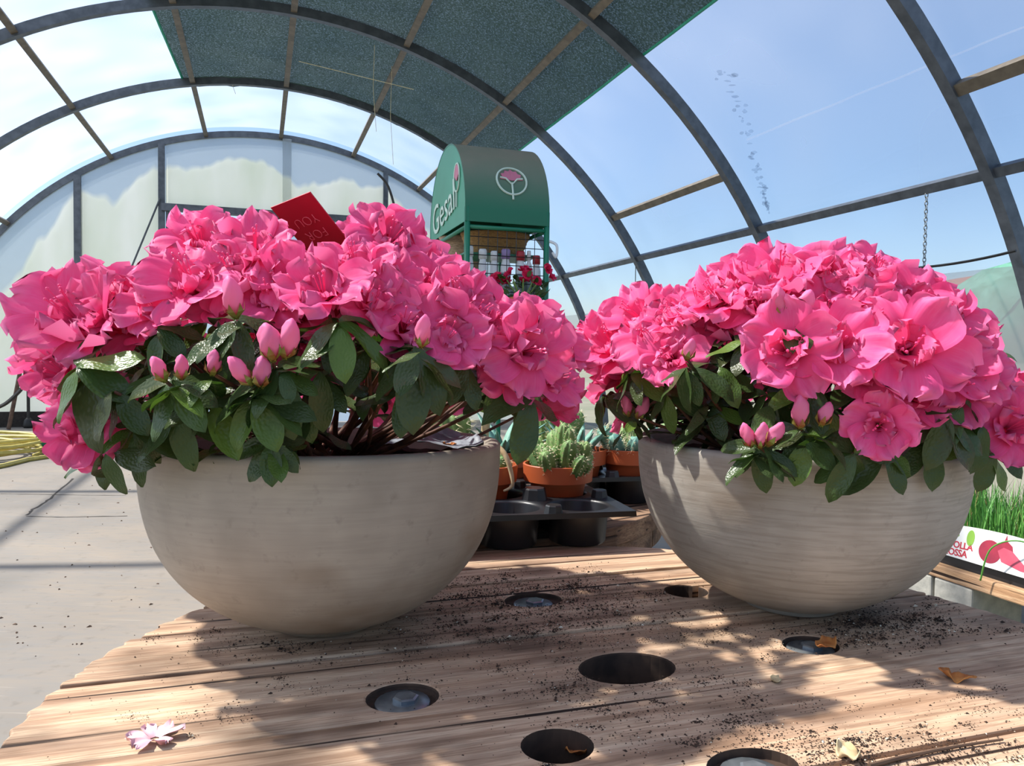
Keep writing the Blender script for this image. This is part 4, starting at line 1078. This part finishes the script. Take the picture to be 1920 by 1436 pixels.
def bottle(x, y, r, h, capm, label, neck=.45, lab=True):
    b = empty('bottle'); b.matrix_world = SM @ Matrix.Translation((x, y, SH)); tag(b, label, 'bottle', 'bottles in the wire rack')
    MB().lathe([(r * .9, 0), (r, .004), (r, h * .62), (r * .85, h * .70), (r * neck, h * .76), (r * neck, h * .80)], 20).build('body', M_BOT, b, True)
    MB().lathe([(r * neck * 1.25, h * .79), (r * neck * 1.25, h * .97), (r * neck * 1.05, h)], 16).build('cap', capm, b, True)
    if lab: MB().lathe([(r * 1.015, h * .12), (r * 1.015, h * .5)], 20, close=False).build('label', M_BLABEL, b, True)
bottle(.035, .055, .017, .205, M_BOT, 'leftmost slim white bottle behind the wire rack', .75)
bottle(.093, .055, .018, .195, M_BOT, 'second slim white bottle from the left behind the wire rack', .75)
bottle(.145, .06, .018, .190, M_BOT, 'third white bottle behind the wire rack with a rounded white cap', .7)
bottle(.195, .055, .022, .200, M_PURPLE, 'white bottle with a lilac cap behind the wire rack', .7)
bottle(.262, .055, .021, .195, M_REDCAP, 'white bottle with a red cap left of the spray bottle', .7)
bottle(.302, .06, .014, .200, M_BOT, 'narrow white spray bottle between the two red caps', .5)
bottle(.335, .055, .019, .180, M_REDCAP, 'white bottle with a red cap at the right rack edge', .7)
bk = MB(); pr = []
for k in range(13): z = k / 12; pr.append((.118 + .04 * z + (.003 if k % 2 else 0), z * .10))
bk.lathe(pr + [(.148, .10), (.112, .012)], 40, (0, 0, 0), None, 1.0, .75)
o = bk.build('wicker_basket', M_WICKER, None, True); o.matrix_world = SM @ Matrix.Translation((sw / 2 + .005, .20, SH2 - .012)); tag(o, 'round brown wicker basket under the green canopy', 'basket')
jr = MB(); pr = []
for k in range(25): z = k / 24; pr.append((.085 + .035 * z + .004 * math.sin(k * 2.1), z * .30))
jr.lathe(pr, 32, (0, 0, 0), lambda a, j: 1 + .012 * math.sin(3 * a + j * .7))
o = jr.build('jute_roll', M_JUTE, None, True); o.matrix_world = SM @ Matrix.Translation((.122, .49, SH)); tag(o, 'beige ribbed jute roll standing inside the green stand', 'jute roll')

# red flowering pot plant on the stand's ledge
rp = empty('red_flower_pot'); rp.matrix_world = SM @ Matrix.Translation((.225, -.09, FS)); tag(rp, 'small red flowering pot plant in front of the wire rack', 'flower')
MB().lathe([(.045, 0), (.06, .085), (.064, .085), (.064, .10), (.056, .10), (.05, .09)], 24).build('pot', M_TERRA, rp, True)
r5 = random.Random(9)
for k in range(46):
    a = r5.uniform(0, 6.28); rr = math.sqrt(r5.random()) * .11; p = Vector((rr * math.cos(a), rr * .8 * math.sin(a), .13 + r5.uniform(-.03, .05)))
    link('leaf', r5.choice(LEAF_ME), rp, Matrix.Translation(p) @ aim((math.cos(a), math.sin(a), .5), r5.uniform(0, 6)) @ Matrix.Rotation(-PI / 2, 4, 'Y') @ Matrix.Scale(.9, 4))
RED_ME = []
for me in FULL_ME[:3]:
    c = me.copy(); c.materials.clear(); c.materials.append(M_PETALR); RED_ME.append(c)
for k in range(15):
    a = r5.uniform(0, 6.28); rr = math.sqrt(r5.random()) * .10; p = Vector((rr * math.cos(a) * 1.15, rr * math.sin(a) * .8, .165 + r5.uniform(-.02, .05)))
    link('blossom', r5.choice(RED_ME), rp, Matrix.Translation(p) @ aim((math.cos(a) * .6, math.sin(a) * .6 - .5, .5), r5.uniform(0, 6)) @ Matrix.Scale(.68, 4))
m = MB()
for k in range(10):
    a = k * .63; m.tube([(0, 0, .08), (.04 * math.cos(a), .04 * math.sin(a), .13), (.07 * math.cos(a), .07 * math.sin(a), .17)], .003, 5)
m.build('stems', M_CACT, rp)

# ------------------------------------------------------------------ bench with onion seedlings on the right
BU = 1.84; BZ = EYE - .585
bm_ = empty('bench_board', G(BU, 2.3, BZ), YAW); 
brd = bevel(MB().box((.45, 0, -.02), (.9, 3.6, .04)).build('bench_top', M_BOARD), .004)
bpy.data.objects.remove(bm_)
bench = empty('plank_bench', G(BU, 1.85, BZ - .05), YAW); tag(bench, 'rough wooden plank bench carrying the onion seedlings', 'bench')
brd.parent = bench; brd.name = 'board'; bpy.data.objects.remove(brd)
for k in range(5):
    me_ = MB().box((0, 0, 0), (1.5, .145, .038)).build('board', M_BOARD, bench, False, Matrix.Translation((.075 + .15 * k, 0, .0305)) @ Matrix.Rotation(PI / 2, 4, 'Z')); bevel(me_, .004)
for x_, y_ in ((.70, -.65), (.70, .65), (.05, .70)):
    MB().box((x_, y_, (.0 - (BZ - .05)) / 2 + .006), (.06, .06, BZ - .05 + .012 - .004)).build('leg', M_BOARD, bench)
for v, ln_, lb in ((1.637, .130, 'grey concrete block set end-on beside the weed under the bench'), (1.898, .385, 'long grey concrete block under the bench just behind the right bowl')):
    b = empty('concrete_block', G(BU + .10, v, 0), YAW); tag(b, lb, 'block', 'blocks under the bench')
    h = BZ - .0395; bb = MB().box((0, 0, h / 2), (.19, ln_ - .006, h)).build('shell', M_BLOCK, b); bevel(bb, .006)
tr = empty('seedling_tray', G(BU + .02, 1.75, BZ), YAW); tag(tr, 'black tray of onion seedlings with a printed onion card', 'tray')
TH_ = .075
for (c_, d_, nm) in (((.20, 0, .004), (.38, .9, .008), 'base'), ((.012, 0, TH_ / 2), (.008, .9, TH_), 'side'), ((.388, 0, TH_ / 2), (.008, .9, TH_), 'side'), ((.2, -.446, TH_ / 2), (.38, .008, TH_), 'end'), ((.2, .446, TH_ / 2), (.38, .008, TH_), 'end')):
    MB().box(c_, d_).build(nm, M_BLACKP, tr)
MB().box((.2, 0, .033), (.36, .88, .05)).build('soil', M_SOIL, tr)
# printed card, leaning on the tray's front side; local frame: x along the card (towards the camera), y up, z out
pa_, pb_ = on_z(1765, 1052, BZ + .012), None
MC = Matrix.Translation((-.004, .0, .03)) @ Matrix(((0, 0, -1, 0), (-1, 0, 0, 0), (0, 1, 0, 0), (0, 0, 0, 1))) @ Matrix.Rotation(math.radians(-12), 4, 'X')
v_mid = .5 * (1.52 + 1.78) - 1.95
CW, CH = .42, .098
cx0 = -.02
lab = empty('tmp'); bpy.data.objects.remove(lab)
pts = []
lcard = MB(); poly = [(-CW / 2, 0)] + [(lerp(-CW / 2, CW / 2, k / 16), 0) for k in range(1, 17)] + [(lerp(CW / 2, -CW / 2, k / 16), CH * (.86 + .14 * math.sin(PI * k / 16))) for k in range(17)]
LBL = MC @ Matrix.Translation((.245, .0, .002))
lc = lcard.prism(poly, -.0008, .0008).build('printed_card', M_WHITE, tr, False, LBL)
def pr_(name, m, mt, dx=0, dy=0): return m.build(name, mt, lc, False, Matrix.Translation((dx, dy, .0011)))
link('lettering', text_mesh('CIPOLLA', .026, M_REDTXT, .0003, .0006, .95), lc, Matrix.Translation((-.135, .036, .0011)) @ Matrix.Rotation(.05, 4, 'Z'))
link('lettering', text_mesh('ROSSA', .026, M_REDTXT, .0003, .0006, .95), lc, Matrix.Translation((-.137, .014, .0011)) @ Matrix.Rotation(.05, 4, 'Z'))
pr_('onion_print', MB().prism(stadium(0, 0, .033, .031), -.0003, .0003), M_ONION, -.035, .042)
pr_('onion_print', MB().prism([(-.028, -.012), (-.02, .014), (-.004, .024), (0, .040), (.004, .024), (.02, .014), (.028, -.012), (0, -.02)], -.0003, .0004), M_ONION, .005, .056)
pr_('onion_print', MB().prism([(-.045, .014), (-.03, .026), (-.005, .022), (.04, -.01), (.045, -.022), (.025, -.022), (-.03, -.012)], -.0003, .0005), M_ONIONL, .032, .036)
pr_('leaf_print', MB().prism(stadium(0, 0, .012, .022), -.0003, .0003), M_GREENTXT, -.098, .064)
pr_('leaf_print', MB().prism(stadium(0, 0, .016, .008), -.0003, .0003), M_GREENTXT, -.15, .064)
pr_('stripe_print', MB().prism([(-.010, 0), (.010, 0), (.010, .075), (-.010, .075)], -.0003, .0003), M_GREENTXT, .100, .006)
for k in range(5): pr_('dot_print', MB().prism(stadium(0, 0, .006, .006, 12), -.0003, .0006), M_WHITE, .100, .014 + .014 * k)
gm, gy = MB(), MB(); r6 = random.Random(6)
for k in range(1900):
    x = r6.uniform(.03, .37); y = r6.uniform(-.43, .43); L = r6.uniform(.10, .21); a = r6.uniform(0, 6.28); le = r6.uniform(0, .35) ** 1.0
    d = Vector((math.cos(a) * le, math.sin(a) * le, 1)).normalized(); p = Vector((x, y, .055)); sd_ = Vector((-math.sin(a), math.cos(a), 0)) * .0017
    q1 = p + d * L * .55; q2 = p + d * L + Vector((math.cos(a), math.sin(a), -.4)) * L * le * .4
    (gy if r6.random() < .08 else gm).add([p - sd_, p + sd_, q1 + sd_ * .9, q1 - sd_ * .9, q2], [(0, 1, 2, 3), (3, 2, 4)])
shoots = empty('onion_shoots'); bpy.data.objects.remove(shoots)
o = gm.build('onion_shoots', M_GRASS, None); o.matrix_world = Matrix.Translation(G(BU + .02, 1.75, BZ)) @ Matrix.Rotation(YAW, 4, 'Z'); tag(o, 'dense green onion shoots growing in the black tray', 'seedlings', kind='stuff')
o = gy.build('dry_onion_shoots', M_GRASSY, None); o.matrix_world = Matrix.Translation(G(BU + .02, 1.75, BZ)) @ Matrix.Rotation(YAW, 4, 'Z'); tag(o, 'dry straw-coloured shoots among the onion seedlings', 'seedlings', kind='stuff')
m = MB(); b0 = Vector((.02, -.40, .07)); 
for (dx, dz, oy) in ((-.05, .01, .03),):
    m.tube(bez([b0 + Vector((0, oy, 0)), b0 + Vector((-.035, oy + .05, .045 + dz)), b0 + Vector((-.06, oy + .12, .015 + dz)), b0 + Vector((dx - .01, oy + .15, -.07))], 8), .0022, 6)
m.build('drooping_shoot', M_GRASS, tr, True)
# weeds in the gap below the bench
wd = empty('weed', G(BU + .09, 1.40, 0)); tag(wd, 'leafy green weed growing in the gap below the bench', 'weed')
for k in range(14):
    a = r6.uniform(0, 6.28); h = r6.uniform(.05, .26); blade(wd, (.02 * math.cos(a), .05 * math.sin(a), h * .6), (math.cos(a), math.sin(a), .5), .11, .022, M_GRASS, .6, 'leaf', .002)
m = MB()
for k in range(4): m.tube([(0, .02 * k, 0), (.01, .02 * k, .18)], .003, 5)
m.build('stems', M_GRASS, wd)
# teal label box and orange tool by the right wall
tb = empty('teal_carton', at(1835, 815, 3.25)); tb.rotation_euler = (0, 0, YAW + .15); tag(tb, 'teal printed carton on a stand by the right wall', 'carton')
bevel(MB().box((.08, .12, .02), (.36, .2, .10)).build('box', M_TEAL, tb), .003)
MB().box((.10, .019, .035), (.22, .0015, .012)).build('printed_stripe', M_WHITE, tb)
zt = tb.location.z - .03
cr = empty('side_table', (tb.location.x + .05, tb.location.y + .12, 0)); cr.rotation_euler = (0, 0, YAW + .15); tag(cr, 'low wooden side table under the teal carton', 'table')
bevel(MB().box((.1, .05, zt - .0125), (.7, .42, .025)).build('table_top', M_BOARD, cr), .003)
for x in (-.2, .4):
    for y in (-.12, .22): MB().box((x, y, (zt - .025) / 2), (.04, .04, zt - .025)).build('leg', M_BOARD, cr)
ob = empty('orange_crate', at(1880, 780, 3.55)); ob.location.z = zt; ob.rotation_euler = (0, 0, YAW); tag(ob, 'small orange plastic crate behind the teal carton by the right wall', 'crate')
for k in range(3): bevel(MB().box((.0, 0, .03 + .055 * k), (.16, .12, .045)).build('slat', M_ORANGE, ob), .006)
for x in (-.075, .075):
    for y in (-.055, .055): MB().box((x, y, .085), (.014, .014, .17)).build('corner_post', M_ORANGE, ob)

# ------------------------------------------------------------------ things by the end wall on the left
hz_ = on_z(18, 852, .02)
hose = MB(); r8 = random.Random(8); pts = []
for k in range(140):
    a = 2 * PI * k / 22; rr = .42 + .08 * math.sin(k * .19) + .05 * math.sin(k * .05 + 1)
    pts.append(Vector((rr * math.cos(a) * 1.1, rr * math.sin(a) * .9, .016 + .0009 * k + .02 * abs(math.sin(k * .35)))))
hose.tube(pts, .016, 8); o = hose.build('garden_hose', M_HOSE, None, True); o.location = (hz_.x - .30, hz_.y, 0); tag(o, 'pale yellow garden hose coiled on the floor by the end wall', 'hose')
o = wire('loose_hose', [on_z(x, y, .016) for x, y in ((-30, 880), (10, 872), (50, 862), (90, 856), (140, 846))], .02, M_HOSE, 'loose end of pale yellow hose running under the left azalea', 'hose')
gt = empty('green_box', on_z(100, 850, 0)); tag(gt, 'small dark green plastic box beside the coiled hose', 'box')
bevel(MB().box((0, .1, .07), (.28, .2, .14)).build('body', M_GREEN, gt), .008); MB().box((0, .1, .145), (.30, .22, .012)).build('lid', M_GREEN, gt)
a_, b_ = on_v(52, 625, V_END - .1), on_v(16, 800, V_END - .45); b_.z = .01
wire('leaning_stick', [G(*b_), G(*a_)], .022, M_STICK, 'brown wooden stick leaning against the end wall', 'stick')
pts = [G(*on_v(x, y, V_END - .65)) for x, y in ((-20, 770), (10, 757), (35, 735), (40, 728))]
wire('black_hose', bez(pts, 6), .022, M_HOSEB, 'black hose curving past the leaning stick', 'hose')
a_ = on_v(53, 740, V_END - .2); st = empty('irrigation_riser', G(a_.x, a_.y, 0)); tag(st, 'thin black riser pipe with a round foot at the end wall', 'pipe')
MB().tube([(0, 0, .05), (0, 0, 1.1)], .018, 8).build('pipe', M_HOSEB, st); MB().lathe([(.05, 0), (.06, .03), (.045, .09), (.02, .12)], 16).build('foot', M_HOSEB, st, True)

# ------------------------------------------------------------------ crumbs, chips and dry leaves
def chip(m, p, s, rg):
    R_ = Matrix.Rotation(rg.uniform(0, 6.28), 3, 'Z') @ Matrix.Rotation(rg.uniform(-.4, .4), 3, 'X')
    q = [Vector((1, 0, 0)), Vector((-.5, .8, 0)), Vector((-.6, -.8, 0)), Vector((0, 0, .7)), Vector((0, 0, -.3))]
    sx = rg.uniform(.5, 1.6)
    q = [p + R_ @ Vector((v.x * s * sx, v.y * s, v.z * s)) for v in q]
    m.add(q, [(0, 1, 3), (1, 2, 3), (2, 0, 3), (1, 0, 4), (2, 1, 4), (0, 2, 4)])
def on_disc(p):
    x, y = p.dot(G(1, 0, 0)) - DU, p.dot(G(0, 1, 0)) - DV
    return x * x + y * y < (DR - .012) ** 2 and not any(((x - h[0][0]) / h[1]) ** 2 + ((y - h[0][1]) / h[2]) ** 2 < 1 for h in HOLES)
r9 = random.Random(10); cr_ = MB(); pale = MB()
for (cx, cy, sx, sy, n, s0) in ((1000, 1150, 130, 35, 1500, .0018), (700, 1200, 200, 22, 700, .0016), (850, 1115, 90, 18, 500, .0022), (1080, 1110, 90, 14, 600, .002), (1250, 1190, 150, 25, 600, .0016), (1680, 1165, 110, 22, 900, .0024), (1560, 1200, 90, 16, 400, .0016),
                                (760, 1290, 50, 16, 220, .0018), (1250, 1330, 160, 40, 600, .0016), (1500, 1400, 220, 26, 700, .0018), (1700, 1400, 160, 26, 500, .0018), (1150, 1280, 100, 20, 400, .0017), (600, 1250, 200, 40, 250, .0015), (1790, 1330, 100, 30, 250, .0015), (400, 1330, 220, 50, 120, .0015)):
    cl = [(r9.gauss(cx, sx), r9.gauss(cy, sy), r9.uniform(6, 26)) for q_ in range(max(6, n // 22))]
    for k in range(int(n * 2.6)):
        if r9.random() < .75: c_ = r9.choice(cl); px, py = r9.gauss(c_[0], c_[2]), r9.gauss(c_[1], c_[2] * .3)
        else: px, py = r9.gauss(cx, sx), r9.gauss(cy, sy)
        if py < 1020: continue
        p = on_z(px, py, TOP)
        if not on_disc(p): continue
        if any((Vector((p.x, p.y)) - Vector((b.x, b.y))).length < .058 for b in (B1P, B2P)): continue
        chip(pale if r9.random() < .04 else cr_, p, s0 * r9.uniform(.15, .6) * (2.2 if r9.random() < .06 else 1), r9)
tag(cr_.build('soil_crumbs', M_CRUMB), 'dark soil crumbs scattered over the foreground planks', 'crumbs', kind='stuff')
tag(pale.build('pale_chips', M_CHIPW), 'tiny pale chips scattered over the foreground planks', 'chips', kind='stuff')
fd = MB()
for k in range(70):
    p = on_z(r9.uniform(0, 330), r9.uniform(880, 1250), .0); chip(fd, p + Vector((0, 0, .001)), r9.uniform(.002, .008), r9)
tag(fd.build('floor_debris', M_STICK), 'bits of leaf and twig littering the concrete floor', 'debris', kind='stuff')
def curl(px, py, s, mt, name, label, cat, seed, z=TOP):
    rg_ = random.Random(seed); m = MB(); vs_, fs = [], []; n = 10
    for j in range(n + 1):
        for k in range(n + 1):
            x, y = k / n * 2 - 1, j / n * 2 - 1; q_ = 1 - .3 * abs(x * y)
            zz = .35 * noise.noise(Vector((x * 1.7 + seed, y * 1.7, seed * 1.3))) + .35 * x * x + .18 * noise.noise(Vector((x * 5, y * 5, seed)))
            vs_.append((x * s * 1.25 * q_ * (1 - .35 * y * y), y * s * .75 * q_, (zz + .28) * s))
    zmin = min(v_[2] for v_ in vs_); vs_ = [(a, b, c - zmin) for a, b, c in vs_]
    for j in range(n):
        for k in range(n): a = j * (n + 1) + k; fs.append((a, a + 1, a + n + 2, a + n + 1))
    o = m.add(vs_, fs).build(name, mt, None, True); o.location = on_z(px, py, z) + Vector((0, 0, .0006)); o.rotation_euler = (0, 0, rg_.uniform(0, 6)); 
    md = o.modifiers.new('thick', 'SOLIDIFY'); md.thickness = .0007
    return tag(o, label, cat)
curl(1548, 1213, .013, M_RUST, 'dry_leaf', 'crumpled orange-brown dry leaf beside the bolt near the right bowl', 'leaf', 1)
curl(1795, 1275, .012, M_RUST, 'dry_leaf', 'small orange-brown dry leaf alone on the right planks', 'leaf', 2)
curl(1084, 1412, .015, M_RUST, 'dry_leaf', 'orange-brown dry leaf lodged in the front round hole', 'leaf', 3, TOP - .02)
curl(1590, 1418, .011, M_CREAM, 'dry_leaf', 'pale tan dry leaf at the bottom edge of the planks', 'leaf', 4)
curl(843, 838, .007, M_RUST, 'dry_leaf', 'tiny orange leaf on the inner rim of the left bowl', 'leaf', 5, TOP + RIM - .006)
curl(1455, 1278, .006, M_CREAM, 'dry_leaf', 'tiny pale flake on the planks below the right bowl', 'leaf', 6)
# withered fallen blossom
fb = empty('fallen_blossom', on_z(290, 1385, TOP - .0008)); tag(fb, 'withered pale pink blossom lying on the front left planks', 'blossom')
for k in range(6):
    a = k * 1.05 + .3; d_ = petal_data(r9, r9.uniform(.016, .026), .0062, .5, r9.uniform(1.3, 1.7), .005, 8, 6); me = MB().add(rotz(d_[0], a), d_[1], d_[2]).build('petal', M_PINKF, fb, True)
    me.matrix_local = Matrix.Diagonal((1, 1, .6, 1))
# long twig at the lower right
tw = bez([on_z(x, y, TOP + .0015) for x, y in ((1630, 1436), (1700, 1418), (1790, 1400), (1880, 1386))], 6)
wire('twig', tw, [lerp(.0018, .0009, k / (len(tw) - 1)) for k in range(len(tw))], M_STICK, 'thin brown twig lying along the lower right planks', 'twig')

# tidy: remove unused data
for me in list(bpy.data.meshes):
    if me.users == 0: bpy.data.meshes.remove(me)
